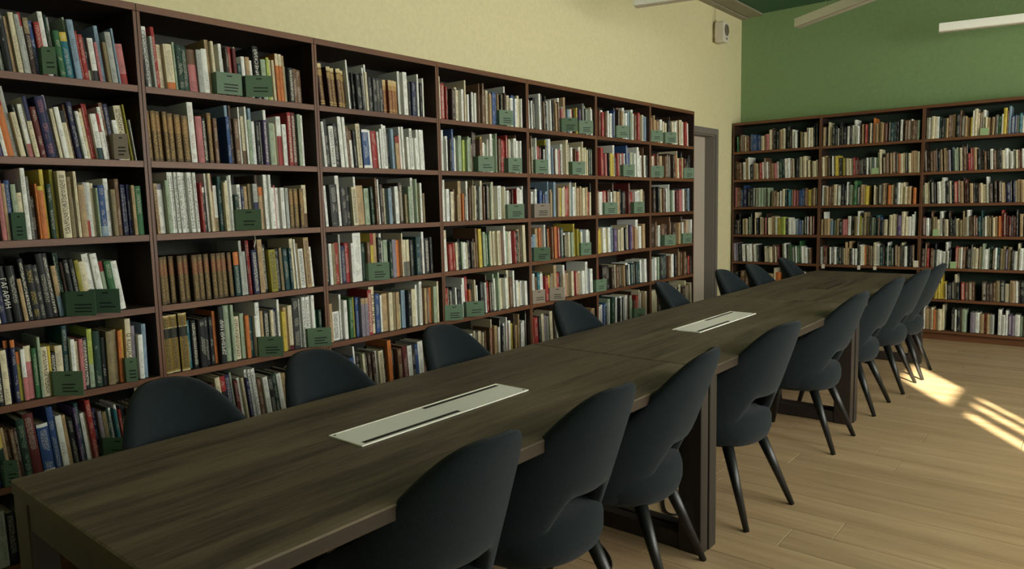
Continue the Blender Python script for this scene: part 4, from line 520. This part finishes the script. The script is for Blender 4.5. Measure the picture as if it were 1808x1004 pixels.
B0 7|6,36,202,1,k;42,10,207,1,N;52,24,208,1,W;83,30,207,1,T;113,23,204,1,b;136,10,205,1,b;157,32,214,1,E*;190,15,196,1,N;205,33,195,1,M;247,27,198,1,T;275,14,200,1,T;289,20,163,1,g;309,13,189,1,g;323,28,188,1,y;359,29,182,1,R;388,27,176,1,r*;415,15,172,1,K;430,26,170,1,b;471,17,162,1,W*;488,14,172,1,K;502,27,172,1,M*;529,12,244,1,M;541,29,171,1,m;570,33,175,1,m;604,13,241,1,w*;617,31,188,1,g;648,19,175,1,r;667,16,188,1,r;683,23,176,1,s;706,18,161,1,n;724,22,206,1,N;746,24,227,1,y*;769,17,222,1,M;786,27,221,1,T*;813,19,216,1,M;832,37,220,1,M;869,11,206,1,w;880,31,161,1,T*;911,30,178,1,r
B1 7|6,20,196,1,T*;26,19,180,1,M;45,36,195,1,b;81,31,181,1,W*;112,31,192,1,r;143,23,188,1,W;166,32,199,1,k;199,17,198,1,w;215,25,184,1,k;247,24,199,1,s;272,22,184,1,w;302,22,188,1,g;325,35,189,1,l*;367,25,204,1,p;391,18,199,1,p;409,24,211,1,M;433,37,221,1,p*;470,23,221,1,l;493,35,207,1,w;528,19,201,1,M*;547,19,200,1,K;566,27,193,1,w;593,12,190,1,w;604,27,211,1,l;631,38,214,1,W;669,33,212,1,y;702,10,243,1,w;712,37,213,1,k;750,34,189,1,r*;784,11,206,1,w;795,31,211,1,k*;826,11,240,1,k*;837,35,206,1,y*;872,16,209,1,K;888,33,199,1,m;920,21,215,1,w*
B3 1|6,30,191,2,M;36,26,167,2,p;61,17,191,2,w;86,33,169,2,l*;118,17,181,2,W;135,21,173,2,T;156,9,169,2,n*;166,25,179,2,W;191,26,166,2,b*;217,22,184,2,W;239,16,246,2,w;255,16,180,2,s*;271,33,171,2,E*;304,14,166,2,w;318,15,188,2,y;333,34,187,2,p*;367,17,189,2,w*;384,22,179,2,w;406,11,175,2,w*;417,20,173,2,E*;437,34,186,2,k*;471,29,177,2,N;501,15,172,2,w;529,15,207,2,T*;544,11,227,2,K;554,15,222,2,M;582,33,171,2,W;615,10,201,2,W;625,27,221,2,R;651,9,214,2,W;661,15,185,2,w;676,12,183,2,k*;688,23,175,2,W;711,13,243,2,n;724,33,185,2,w;757,22,165,2,T;780,16,178,2,W;808,23,196,2,k*;831,20,205,2,w;851,14,177,2,n;865,20,166,2,y;885,22,163,2,r;907,17,166,2,p;924,17,159,2,r
B3 2|6,33,190,3,y;39,35,204,3,k*;74,31,206,3,M;105,36,206,3,W;156,32,173,3,W;188,37,170,3,w;239,25,153,3,M;276,21,172,3,T;296,17,244,3,N;314,28,220,3,M;341,18,200,3,W;359,33,200,3,k*;392,19,212,3,N*;411,23,214,3,g;434,30,214,3,M;463,25,218,3,l;489,22,212,3,m;511,24,204,3,m*;535,32,201,3,N;568,25,205,3,n*;593,13,220,3,N;606,28,212,3,g;634,30,188,3,N;678,36,177,3,l;713,25,164,3,R*;738,16,185,3,l;769,32,208,3,T;801,32,209,3,M;833,21,215,3,g*;854,14,246,3,g;869,17,195,3,T;885,11,248,3,T;896,18,199,3,W*;914,17,188,3,g;932,9,192,3,w
B3 3|6,16,179,2,p*;22,12,197,2,w;49,20,194,2,y;69,20,215,2,y;90,16,207,2,n;106,24,205,2,b*;129,14,205,2,n;154,18,205,2,y*;172,23,215,2,m;195,23,192,2,m;218,10,199,2,w;239,26,201,2,y;264,36,203,2,R*;300,36,193,2,g;337,16,194,2,M*;352,26,191,2,M*;378,19,199,2,s;397,30,168,2,y;427,19,182,2,g;446,36,171,2,r;482,28,176,2,s;510,15,185,2,w*;525,35,172,2,n;567,34,204,2,k;601,15,209,2,s;616,17,225,2,s*;633,19,222,2,k*;652,15,200,2,N;667,18,200,2,r;686,30,219,2,M;715,28,205,2,E;744,29,198,2,b*;773,16,198,2,b;789,17,180,2,b;806,17,187,2,b*;824,28,200,2,N;852,28,194,2,n;880,19,193,2,W;899,17,184,2,K;915,26,169,2,N
B3 4|6,33,183,2,l;39,16,195,2,n;55,24,178,2,W;79,12,244,2,k*;91,29,196,2,r;119,19,181,2,b;139,28,179,2,k;166,26,178,2,w*;192,23,188,2,b;215,10,194,2,n;224,15,197,2,l;240,29,195,2,R;269,11,183,2,W;279,30,178,2,R;309,36,201,2,M;344,20,178,2,M;364,26,199,2,p;390,24,193,2,R;414,17,175,2,T;431,22,199,2,W;453,17,176,2,W;471,18,183,2,E;489,11,181,2,E;500,17,187,2,M;517,15,252,2,n;532,19,188,2,s;551,31,178,2,N*;582,31,195,2,N;613,15,196,2,T;628,16,193,2,N;650,31,187,2,k;681,30,169,2,T;711,35,186,2,T;746,20,202,2,M;766,13,206,2,k;778,25,211,2,R;803,11,210,2,R;814,35,210,2,p;849,12,200,2,K*;861,27,205,2,r;888,36,184,2,w;924,17,177,2,w
B3 5|6,33,186,2,p;39,15,200,2,n;54,27,201,2,b;81,16,197,2,b;97,17,200,2,E;114,28,190,2,M;142,37,200,2,E;179,21,184,2,l;209,26,180,2,w;235,15,251,2,k;250,20,177,2,l;270,29,199,2,W;299,11,208,2,N;310,22,219,2,T;332,18,225,2,m*;350,30,227,2,s;380,34,214,2,r;414,17,197,2,p*;431,9,202,2,w;454,28,164,2,W;481,21,184,2,s;513,35,167,2,s*;548,23,206,2,k;571,27,207,2,W;609,24,180,2,E*;633,16,178,2,N*;659,28,164,2,k;687,37,165,2,k;724,34,159,2,w*;758,28,162,2,N;786,16,175,2,W;802,23,154,2,l;824,17,253,2,l;841,17,173,2,b;858,20,174,2,m*;878,29,171,2,s;906,10,178,2,s;916,25,160,2,W
B3 6|6,34,199,2,r;40,35,206,2,k;75,21,196,2,k;96,25,191,2,m;121,13,193,2,K;133,20,167,2,R;165,36,164,2,w*;201,22,180,2,N;223,35,167,2,l*;259,40,181,2,W;299,31,221,2,M*;330,31,207,2,y;361,42,217,2,R;404,33,173,2,n;437,11,245,2,n;448,24,160,2,g;472,25,184,2,y*;497,22,168,2,l;519,24,172,2,w;543,19,165,2,N;562,20,161,2,W;582,26,165,2,p;607,20,165,2,R;627,37,159,2,w;664,28,171,2,W;692,36,181,2,w;728,38,172,2,w;766,34,177,2,s;800,24,173,2,N;824,19,254,2,w*;843,18,185,2,E*;861,37,187,2,r*;898,11,196,2,w;909,32,212,2,T
B3 7|6,16,180,0,M;22,31,189,0,W;67,27,191,0,g*;94,18,174,0,M*;112,21,211,0,s;133,28,214,0,M;161,11,202,0,N;173,27,213,0,n;200,26,200,0,l;226,10,214,0,N;235,34,210,0,w;270,15,197,0,N;284,15,216,0,l;299,33,220,0,k;332,10,198,0,n;342,33,199,0,k*;375,17,216,0,w*;392,29,204,0,M;421,28,211,0,g;459,21,223,0,r*;481,15,224,0,w;496,28,224,0,s;524,11,250,0,w;535,22,213,0,b;557,35,210,0,w;591,14,216,0,K;606,16,222,0,M;622,16,217,0,M*;637,33,209,0,W;670,12,206,0,K*;695,16,183,0,M;711,15,252,0,w;726,28,211,0,g;754,16,218,0,s;770,20,207,0,y;791,22,206,0,E*;813,16,198,0,N*;829,24,208,0,n;853,16,188,0,n;869,27,202,0,W;895,32,197,0,M;927,14,198,0,K"""

def title_mesh(text, size, mat):
    cu = bpy.data.curves.new('title', 'FONT'); cu.body = text; cu.size = size; cu.extrude = 0.0002; cu.align_x = 'CENTER'; cu.align_y = 'CENTER'
    cu.resolution_u = 2
    o = bpy.data.objects.new('title', cu); COL.objects.link(o)
    dg = bpy.context.evaluated_depsgraph_get(); dg.update()
    me = bpy.data.meshes.new_from_object(o.evaluated_get(dg)); bpy.data.objects.remove(o)
    me.materials.clear(); me.materials.append(mat); return me

from collections import defaultdict
def describe(t, h, info):
    sz = []
    if t > 0.021: sz.append('thick')
    elif t < 0.0075: sz.append('thin')
    if h > 0.243: sz.append('tall')
    elif h < 0.172: sz.append('short')
    return ' '.join(sz + [info[5]])
rest = Books(); pend = []; seed = 0; allb = defaultdict(list); seen0 = {}
for line in BOOKS.strip().split('\n'):
    hd_, body = line.split('|'); bay, row = hd_.split(); row = int(row)
    back = bay[0] == 'B'; bi = int(bay[1:]) if back else int(bay)
    z = (BV if back else LV)[row - 1]
    for i, ent in enumerate(body.split(';')):
        p, t, h, ln, code = ent.split(','); seed += 1
        p, t, h, ln = float(p) / 1000, float(t) / 1000, float(h) / 1000, math.radians(float(ln))
        single = code.endswith('!'); code = code.rstrip('!')
        t = t * math.cos(ln) * (0.76 if code[0] == 'Z' else 0.84 if code[0] == 'z' else 0.93) - 0.0006
        rs = random.Random(seed * 7 + 1)
        dep = min(0.225, h * rs.uniform(0.68, 0.8)); setb = rs.uniform(0.004, 0.04)
        info = parse(code)
        piv = t * math.sin(-ln) if ln < 0 else 0.0
        R_ = Matrix.Rotation(ln, 4, 'X')
        if back: base = Matrix.Translation((BX0 + bi * BW + T + p, BFY + setb, z + piv + 0.0004)) @ Matrix.Rotation(-PI / 2, 4, 'Z')
        else: base = Matrix.Translation((-setb, Y0 + (bi - 1) * W + T + p, z + piv + 0.0004))
        m = base @ R_
        if not back and bi < 3 and not (bi == 0 and not single and not seen0.get(row)): allb[(bi, row, describe(t, h, info))].append(i)
        if single: seen0[row] = True
        if single: pend.append((bi, row, i, t, h, dep, info, m, seed, code))
        else: rest.cover(t, h, dep, info, m, seed); rest.pages(t, h, dep, m)
ro = link('books', rest.mesh('books'))
tag(ro, 'many smaller books of all colours filling the rest of the shelves', 'books', kind='stuff')

bayn = ['leftmost bookcase', 'second bookcase', 'third bookcase']
shn = ['top', 'second', 'third', 'fourth', 'fifth', 'sixth']
from collections import defaultdict
grp = defaultdict(list)
for q in pend: grp[(q[0], q[1], describe(q[3], q[4], q[6]))].append(q)
CNT = ['first', 'second', 'third', 'fourth', 'fifth', 'sixth', 'seventh', 'eighth', 'ninth', 'tenth', 'eleventh', 'twelfth', 'thirteenth', 'fourteenth', 'fifteenth', 'sixteenth', 'seventeenth', 'eighteenth', 'nineteenth', 'twentieth']
for (bi, row, desc), qs in grp.items():
    qs.sort(key=lambda q: q[2])
    for k, (b_, r_, i, t, h, dep, info, m, sd, code) in enumerate(qs):
        bk = Books(); bk.cover(t, h, dep, info, Matrix.Identity(4), sd)
        o = link('book', bk.mesh('book')); o.matrix_world = m
        pg = Books(); pg.pages(t, h, dep, Matrix.Identity(4))
        me = pg.mesh('pages'); me.materials.clear(); me.materials.append(M['pages'])
        link('pages', me, o)
        where = '%s shelf of the %s' % (shn[row - 1], bayn[bi])
        if info[4]:
            txt = info[4].replace('.', ' ')
            lab = '%s book titled %s, %s' % (desc, txt, where)
            up = txt[0] in 'БД'
            dark = info[0][1] < 0.1
            me = title_mesh(txt, min(t * (1.15 if len(txt) < 10 else 0.9), h * 0.86 / (len(txt) * 0.62)), M['title_w'] if dark else M['title_k'])
            to = link('title', me, o)
            to.location = (0.0025 + min(0.005, t * 0.16) - 0.0035, t / 2, h * (0.52 if not up else 0.46))
            # lettering lies on the spine (outward +x) and runs down or up it
            if up: mat = Matrix(((0, 0, 1), (0, -1, 0), (1, 0, 0)))
            else: mat = Matrix(((0, 0, 1), (0, 1, 0), (-1, 0, 0)))
            to.rotation_euler = mat.to_euler()
        elif len(allb[(bi, row, desc)]) == 1: lab = '%s book on the %s' % (desc, where)
        else: lab = '%s %s book from the left, %s' % (CNT[allb[(bi, row, desc)].index(i)], desc, where)
        tag(o, lab, 'book', 'books standing on the cream wall shelves')

# ------------------------------------------------------------------ subject cards between the books
SIGNS = [(0.026, 0.04536, 35, 1, 'g'), (0.707, 0.115, 5, 1, 'g'), (0.847, 0.115, 35, 1, 'g'), (2.631, 0.115, 11, 1, 'g'), (3.321, 0.115, 52, 1, 'g'), (3.544, 0.115, 30, 1, 'g'), (4.072, 0.115, 30, 1, 'g'), (4.636, 0.115, 30, 1, 'g'), (4.893, 0.115, 30, 1, 'g'), (0.253, 0.05111999999999999, 35, 2, 'n'), (2.417, 0.115, 20, 2, 'g'), (2.712, 0.115, 13, 2, 'g'), (3.005, 0.115, 12, 2, 'g'), (3.45, 0.115, 20, 2, 'g'), (4.174, 0.115, 23, 2, 'g'), (4.636, 0.115, 41, 2, 'g'), (5.259, 0.115, 28, 2, 'g'), (-0.12, 0.043199999999999995, 35, 3, 'd'), (0.759, 0.115, 52, 3, 'g'), (2.695, 0.115, 35, 3, 'g'), (2.983, 0.115, 35, 3, 'n'), (3.887, 0.115, 30, 3, 'g'), (4.344, 0.115, 18, 3, 'g'), (0.032, 0.115, 52, 4, 'd'), (0.121, 0.115, 52, 4, 'd'), (1.508, 0.115, 30, 4, 'g'), (2.967, 0.115, 52, 4, 'g'), (3.548, 0.115, 9, 4, 'g'), (4.884, 0.115, 30, 4, 'g'), (5.241, 0.115, 21, 4, 'g'), (-0.035, 0.115, 52, 5, 'g'), (0.229, 0.043199999999999995, 35, 5, 'g'), (0.832, 0.115, 50, 5, 'g'), (1.105, 0.115, 35, 5, 'g'), (2.079, 0.115, 30, 5, 'g'), (2.27, 0.115, 35, 5, 'g'), (2.945, 0.115, 12, 5, 'n'), (3.144, 0.115, 35, 5, 'n'), (3.754, 0.115, 12, 5, 'g'), (-0.221, 0.043199999999999995, 35, 6, 'd'), (0.12, 0.115, 52, 6, 'd'), (4.347, 0.115, 19, 6, 'g')]
SIGNS.sort(key=lambda s: (s[3], s[0]))
byrow = defaultdict(list)
for s in SIGNS: byrow[s[3]].append(s)
colw = dict(g='green', d='deep green', n='grey-brown')
for row, ss in byrow.items():
    cnt = defaultdict(int); tot = defaultdict(int)
    for s in ss: tot[s[4]] += 1
    for (y0, L_, ang, r_, c) in ss:
        a = math.radians(ang); H_ = 0.096 if L_ > 0.08 else 0.1
        root = empty('subject_card', (0.004, y0, LV[row - 1] + 0.002))
        pl = MB(); ca, sa = math.cos(a), math.sin(a); th = 0.0022
        def slab(mb, p0, p1, z0, z1, th):
            d = Vector((p1[0] - p0[0], p1[1] - p0[1], 0)).normalized(); nn = Vector((d.y, -d.x, 0)) * th
            A = Vector((p0[0], p0[1], 0)); B = Vector((p1[0], p1[1], 0))
            q = [A, B, B - nn, A - nn]
            mb.rings([[Vector((k.x, k.y, z0)) for k in q], [Vector((k.x, k.y, z1)) for k in q]], sm=False)
            return d, nn
        d, nn = slab(pl, (0, 0), (L_ * sa, L_ * ca), 0, H_, th)
        face = pl.build('card_face', M['card_' + c], root)
        fin = MB(); slab(fin, (-0.14, -0.0005), (0.0, -0.0005), 0, H_ * 0.98, 0.0016); fin.build('divider_leaf', M['card_' + c], root)
        rs = random.Random(int(y0 * 1000) + row)
        lines = [(0.40, 0.62, 0.84)] + [(0.28, 0.28 + rs.uniform(0.4, 0.6), zf) for zf in ((0.46, 0.32, 0.18) if rs.random() < 0.6 else (0.42, 0.26))]
        for u0, u1, zf in lines:
            p0 = d * (u0 * L_) + nn * 0.25; p1 = d * (u1 * L_) + nn * 0.25
            zz = H_ * zf; hh = 0.0026
            ink = MB(); ink.quad([(p0.x, p0.y, zz - hh), (p1.x, p1.y, zz - hh), (p1.x, p1.y, zz + hh), (p0.x, p0.y, zz + hh)]); ink.build('printed_line', M['ink'], face)

        k = cnt[c]; cnt[c] += 1
        if tot[c] == 1: lab = 'only %s subject card on the %s shelf along the cream wall' % (colw[c], shn[row - 1])
        else: lab = '%s %s subject card from the left, %s shelf along the cream wall' % (CNT[k], colw[c], shn[row - 1])
        tag(root, lab, 'card', 'subject cards on the cream wall shelves')
# small cards on the green wall's shelves
for n, (x, z, w, h, k, lab) in enumerate([(1.195, 1.702, 0.07, 0.062, 'p', 'pale green card on the second shelf of the middle green wall bookcase'), (2.13, 2.025, 0.07, 0.066, 'p', 'pale green card on the top shelf of the right green wall bookcase'), (1.765, 1.072, 0.055, 0.066, 'p', 'pale green card on the fourth shelf of the right green wall bookcase'), (1.601, 0.757, 0.045, 0.066, 'w', 'white card beside the upright on the fifth green wall shelf'), (1.925, 0.757, 0.055, 0.066, 'p', 'pale green card on the fifth shelf of the right green wall bookcase'), (0.708, 0.7, 0.035, 0.045, 'w', 'leftmost white tag clipped to the fifth green wall shelf edge'), (1.069, 0.7, 0.03, 0.045, 'w', 'middle white tag clipped to the fifth green wall shelf edge'), (1.223, 0.7, 0.03, 0.04, 'w', 'rightmost white tag clipped to the fifth green wall shelf edge')]):
    o = MB().bbox(x - w / 2, x + w / 2, BFY - 0.008, BFY - 0.006, z - h / 2, z + h / 2, 0.0004).build('shelf_card', M['card_p'] if k == 'p' else M['white'])
    tag(o, lab, 'card', 'small cards on the green wall shelves')

# ------------------------------------------------------------------ tables
TX0, TX1, TZ, TH = 0.985, 1.890, 0.766, 0.040
def make_table(y0, y1, dark, shift):
    w2 = (TX1 - TX0) / 2; l2 = (y1 - y0) / 2 - 0.0015
    r = empty('library_table', ((TX0 + TX1) / 2 + shift, (y0 + y1) / 2, 0))
    tt = MB().bbox(-w2, w2, -l2, l2, TZ - TH, TZ, 0.004).build('tabletop', M['table'], r)
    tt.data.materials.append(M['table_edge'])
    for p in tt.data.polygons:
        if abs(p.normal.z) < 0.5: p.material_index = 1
    for s in (-1, 1):
        yo = s * l2; ya, yb = (yo - 0.002, yo - 0.066) if s > 0 else (yo + 0.066, yo + 0.002)
        ya, yb = min(ya, yb), max(ya, yb)
        for q in (-1, 1):
            xo = q * (w2 - 0.004); xa, xb = min(xo, xo - q * 0.1), max(xo, xo - q * 0.1)
            MB().bbox(xa, xb, ya, yb, 0.0, TZ - TH, 0.003).build('leg', M['leg'], r)
        MB().bbox(-w2 + 0.104, w2 - 0.104, ya + 0.004, yb - 0.004, 0.002, 0.072, 0.003).build('floor_rail', M['leg'], r)
        MB().bbox(-w2 + 0.104, w2 - 0.104, ya + 0.004, yb - 0.004, TZ - TH - 0.07, TZ - TH, 0.003).build('top_rail', M['leg'], r)
    # cable cover let into the top
    cm = M['alu_dark'] if dark else M['alu']
    cv = MB().bbox(-0.078, 0.078, -0.375, 0.375, TZ - 0.012, TZ + 0.0025, 0.0012).build('cable_cover', cm, r)
    rim = MB()
    for a_, b_ in ((-0.078, -0.073), (0.073, 0.078)): rim.box(a_, b_, -0.375, 0.375, TZ + 0.0025, TZ + 0.0034)
    for a_, b_ in ((-0.375, -0.371), (0.371, 0.375)): rim.box(-0.073, 0.073, a_, b_, TZ + 0.0025, TZ + 0.0034)
    rim.build('rim', M['alu_edge'] if not dark else M['alu_dark'], cv)
    MB().box(-0.066, -0.049, -0.015, 0.355, TZ + 0.0022, TZ + 0.0029).build('slot', M['slot'], cv)
    MB().box(0.049, 0.066, -0.355, 0.035, TZ + 0.0022, TZ + 0.0029).build('slot', M['slot'], cv)
    for sx_, sy_ in ((-1, -1), (1, 1)):
        MB().tube([(sx_ * 0.064, sy_ * 0.362, TZ + 0.0025), (sx_ * 0.064, sy_ * 0.362, TZ + 0.0036)], 0.004, 8).build('screw', M['slot'], cv)
    return r
for (a, b, dk, sh, lab) in ((-0.45, 1.69, False, 0.0, 'nearest dark oak library table with a pale metal cable cover'),
                            (1.69, 3.83, False, 0.004, 'middle dark oak library table with a pale metal cable cover'),
                            (3.83, 5.97, True, 0.010, 'farthest dark oak library table with a dark brown cable cover')):
    tag(make_table(a, b, dk, sh), lab, 'table', 'library tables set end to end')
def smooth(pts, n=6):
    P_ = [Vector(p) for p in pts]; out = []
    for i in range(len(P_) - 1):
        p0, p1, p2, p3 = P_[max(i - 1, 0)], P_[i], P_[i + 1], P_[min(i + 2, len(P_) - 1)]
        for k in range(n):
            t = k / n
            out.append(0.5 * (2 * p1 + (p2 - p0) * t + (2 * p0 - 5 * p1 + 4 * p2 - p3) * t * t + (3 * p1 - p0 - 3 * p2 + p3) * t ** 3))
    return out + [P_[-1]]
cb = MB(); cb.tube(smooth([(1.36, 0.55, 0.006), (1.45, 0.85, 0.006), (1.62, 1.10, 0.006), (1.66, 1.30, 0.006), (1.52, 1.45, 0.006), (1.34, 1.50, 0.006)]), 0.005, 6)
tag(cb.build('power_cable', M['black']), 'black power cable trailing on the floor under the nearest table', 'cable')
cb = MB(); cb.tube(smooth([(1.30, 2.5, 0.006), (1.42, 2.2, 0.006), (1.55, 1.95, 0.006), (1.62, 1.90, 0.006), (1.66, 2.0, 0.006), (1.6, 2.3, 0.006)]), 0.005, 6)
tag(cb.build('power_cable', M['black']), 'black power cable looped on the floor beneath the middle table', 'cable')

# ------------------------------------------------------------------ chairs
def sm01(a, b, x):
    t = max(0.0, min(1.0, (x - a) / (b - a))); return t * t * (3 - 2 * t)
def chair_meshes():
    # faces -x; rear is +x
    NU, NC = 56, 18; R = []
    phim = math.radians(112)
    for k in range(NU + 1):
        u = -1 + 2 * k / NU; au = abs(u); th = u * phim; dg_ = abs(math.degrees(th))
        zt = 0.60 - 0.125 * sm01(80, 112, dg_) + 0.305 * math.exp(-(dg_ / 57) ** 3.2)
        zb = 0.56 - 0.21 * sm01(18, 44, dg_)
        zc, hh = (zt + zb) / 2, (zt - zb) / 2
        tk = 0.027 * (1 - 0.45 * sm01(0.78, 1.0, au))
        ring = []
        for q in range(NC):
            an = 2 * PI * q / NC; cs, sn = math.cos(an), math.sin(an)
            e = 0.5
            a_ = math.copysign(abs(cs) ** e, cs) * tk; b_ = math.copysign(abs(sn) ** e, sn) * hh
            z = zc + b_
            rec = 0.36 * (z - 0.46) * (0.25 + 0.75 * max(0, math.cos(th)))
            rx, ry = 0.232 + a_, 0.238 + a_
            cx = math.cos(th)
            ring.append((-0.055 + rx * (cx if cx > 0 else cx * 0.9) + rec, ry * math.sin(th), z))
        R.append(ring)
    bk = MB(); bk.rings(R)
    st = MB(); R = []
    for z, s_ in ((0.325, 0.70), (0.335, 0.86), (0.355, 0.95), (0.39, 1.0), (0.435, 1.0), (0.462, 0.965), (0.474, 0.90), (0.480, 0.7), (0.482, 0.35)):
        ring = []
        for q in range(40):
            an = 2 * PI * q / 40; cs, sn = math.cos(an), math.sin(an); e = 0.68 if cs < 0 else 0.95
            x = math.copysign(abs(cs) ** e, cs) * 0.24 * s_ - 0.032; y = math.copysign(abs(sn) ** e, sn) * 0.243 * s_
            ring.append((x, y, z))
        R.append(ring)
    st.rings(R)
    out = [('backrest', bk.mesh('backrest', M['fabric'])), ('seat', st.mesh('seat', M['fabric']))]
    for sx_ in (-1, 1):
        for sy_ in (-1, 1):
            lg = MB(); lg.tube([(sx_ * 0.135 - 0.035, sy_ * 0.135, 0.36), (sx_ * 0.245, sy_ * 0.205, 0.0)], [0.027, 0.0125], 12)
            out.append(('leg', lg.mesh('leg', M['black_leg'])))
    return out
CH = chair_meshes()
def chair(x, y, rz, lab, grp_):
    r = empty('upholstered_chair', (x, y, 0), math.radians(rz))
    for nm, me in CH: link(nm, me, r)
    tag(r, lab, 'chair', grp_)
RC = [(1.705, 0.24, -2, 'nearest dark chair on the window side, cut by the bottom edge'),
      (1.7, 0.79, -2, 'second nearest dark chair on the window side, its seat cut-out showing'),
      (1.7, 1.36, 9, 'third dark chair on the window side, just before the first table joint'),
      (1.735, 2.18, -8, 'fourth dark chair on the window side, turned slightly, clear of its neighbours'),
      (1.72, 3.36, 0, 'fifth dark chair on the window side, before the second table joint'),
      (1.72, 4.26, 0, 'sixth grey-lit chair on the window side, just past the second joint'),
      (1.75, 4.96, 0, 'seventh grey-lit chair on the window side, its legs in the sun patch'),
      (1.77, 5.49, 2, 'last chair on the window side, mostly hidden behind the seventh')]
for x, y, a, lab in RC: chair(x, y, a, lab, 'chairs on the window side of the tables')
LC = [(1.13, 0.03, 180, 'nearest dark chair between the tables and the cream wall shelves'),
      (1.13, 0.57, 180, 'second dark chair on the bookcase side of the tables'),
      (1.13, 1.24, 180, 'third dark chair on the bookcase side of the tables'),
      (1.13, 2.19, 180, 'fourth dark chair on the bookcase side of the tables'),
      (1.12, 3.36, 192, 'fifth dark chair on the bookcase side, in front of the last bookcase'),
      (1.12, 4.27, 177, 'sixth dark chair on the bookcase side, before the cream wall strip beside the door'),
      (1.13, 4.84, 180, 'seventh dark chair on the bookcase side, close behind the sixth'),
      (1.13, 5.62, 184, 'farthest dark chair on the bookcase side at the table end')]
for x, y, a, lab in LC: chair(x, y, a, lab, 'chairs on the bookcase side of the tables')

# ------------------------------------------------------------------ pendant lamps, wall speaker, small things
def lamp(x, y, z, ang, length, lab, wires):
    r = empty('pendant_lamp', (x, y, z), ang)
    MB().bbox(0, length, -0.035, 0.035, 0.008, 0.078, 0.002).build('lamp_body', M['lampw'], r)
    MB().bbox(0.006, length - 0.006, -0.03, 0.03, 0.0, 0.008, 0.001).build('diffuser', M['lampd'], r)
    for wx in wires:
        MB().tube([(wx, 0, 0.078), (wx + 0.002, 0, (CZ - z) * 0.5), (wx, 0, CZ - z - 0.02)], 0.0025, 6).build('suspension_wire', M['wire'], r)
        MB().tube([(wx, 0, CZ - z - 0.02), (wx, 0, CZ - z)], 0.03, 14).build('ceiling_cap', M['white'], r)
    tag(r, lab, 'lamp', 'linear pendant lamps')
lamp(1.80, 6.68, 2.90, math.atan2(0.13, 0.60), 1.5, 'white linear pendant lamp at the right, level before the green wall', (0.42, 1.2))
lamp(0.92, 5.55, 2.90, math.atan2(-0.45, 0.66), 1.5, 'slanting linear pendant lamp seen against the green wall and ceiling', (0.35, 1.2))
lamp(0.23, 3.97, 2.90, math.atan2(0.10, 0.39), 1.5, 'linear pendant lamp at the top edge before the cream wall', (0.55, 1.2))
sp = empty('wall_speaker', (WX, 6.69, 3.14), 0)
MB().bbox(0.03, 0.14, -0.07, 0.07, 0.0, 0.215, 0.012).build('speaker_box', M['white'], sp)
g = MB(); g.rings([[(0.1405, 0.058 * math.cos(t), 0.125 + 0.062 * math.sin(t)) for t in [2 * PI * k / 24 for k in range(24)]],
                   [(0.146, 0.052 * math.cos(t), 0.125 + 0.056 * math.sin(t)) for t in [2 * PI * k / 24 for k in range(24)]]])
g.build('grille', M['grey'], sp)
g = MB(); g.rings([[(0.1405, 0.012 * math.cos(t), 0.035 + 0.012 * math.sin(t)) for t in [2 * PI * k / 12 for k in range(12)]],
                   [(0.144, 0.012 * math.cos(t), 0.035 + 0.012 * math.sin(t)) for t in [2 * PI * k / 12 for k in range(12)]]])
g.build('knob', M['black'], sp)
MB().box(0.006, 0.035, -0.03, 0.03, 0.06, 0.16).build('bracket', M['white'], sp)
MB().tube([(0.05, -0.05, 0.21), (0.03, -0.05, 0.25), (0.028, -0.05, 0.38)], 0.004, 6).build('cable', M['wire'], sp)
tag(sp, 'small white wall speaker with round grey grille high by the corner', 'speaker')
rb = MB(); rb.tube([(0.004, 0.845, 1.318), (0.012, 0.842, 1.29), (0.008, 0.836, 1.262)], [0.0012, 0.002, 0.004], 5)
tag(rb.build('bookmark_ribbon', M['white']), 'white bookmark ribbon hanging below the third shelf of the second bookcase', 'bookmark')
tg = MB().bbox(0.001, 0.003, 0.255, 0.275, 0.675, 0.708, 0.0004).build('paper_tag', M['card_n'])
tag(tg, 'small paper tag hanging under the fifth shelf of the leftmost bookcase', 'tag')
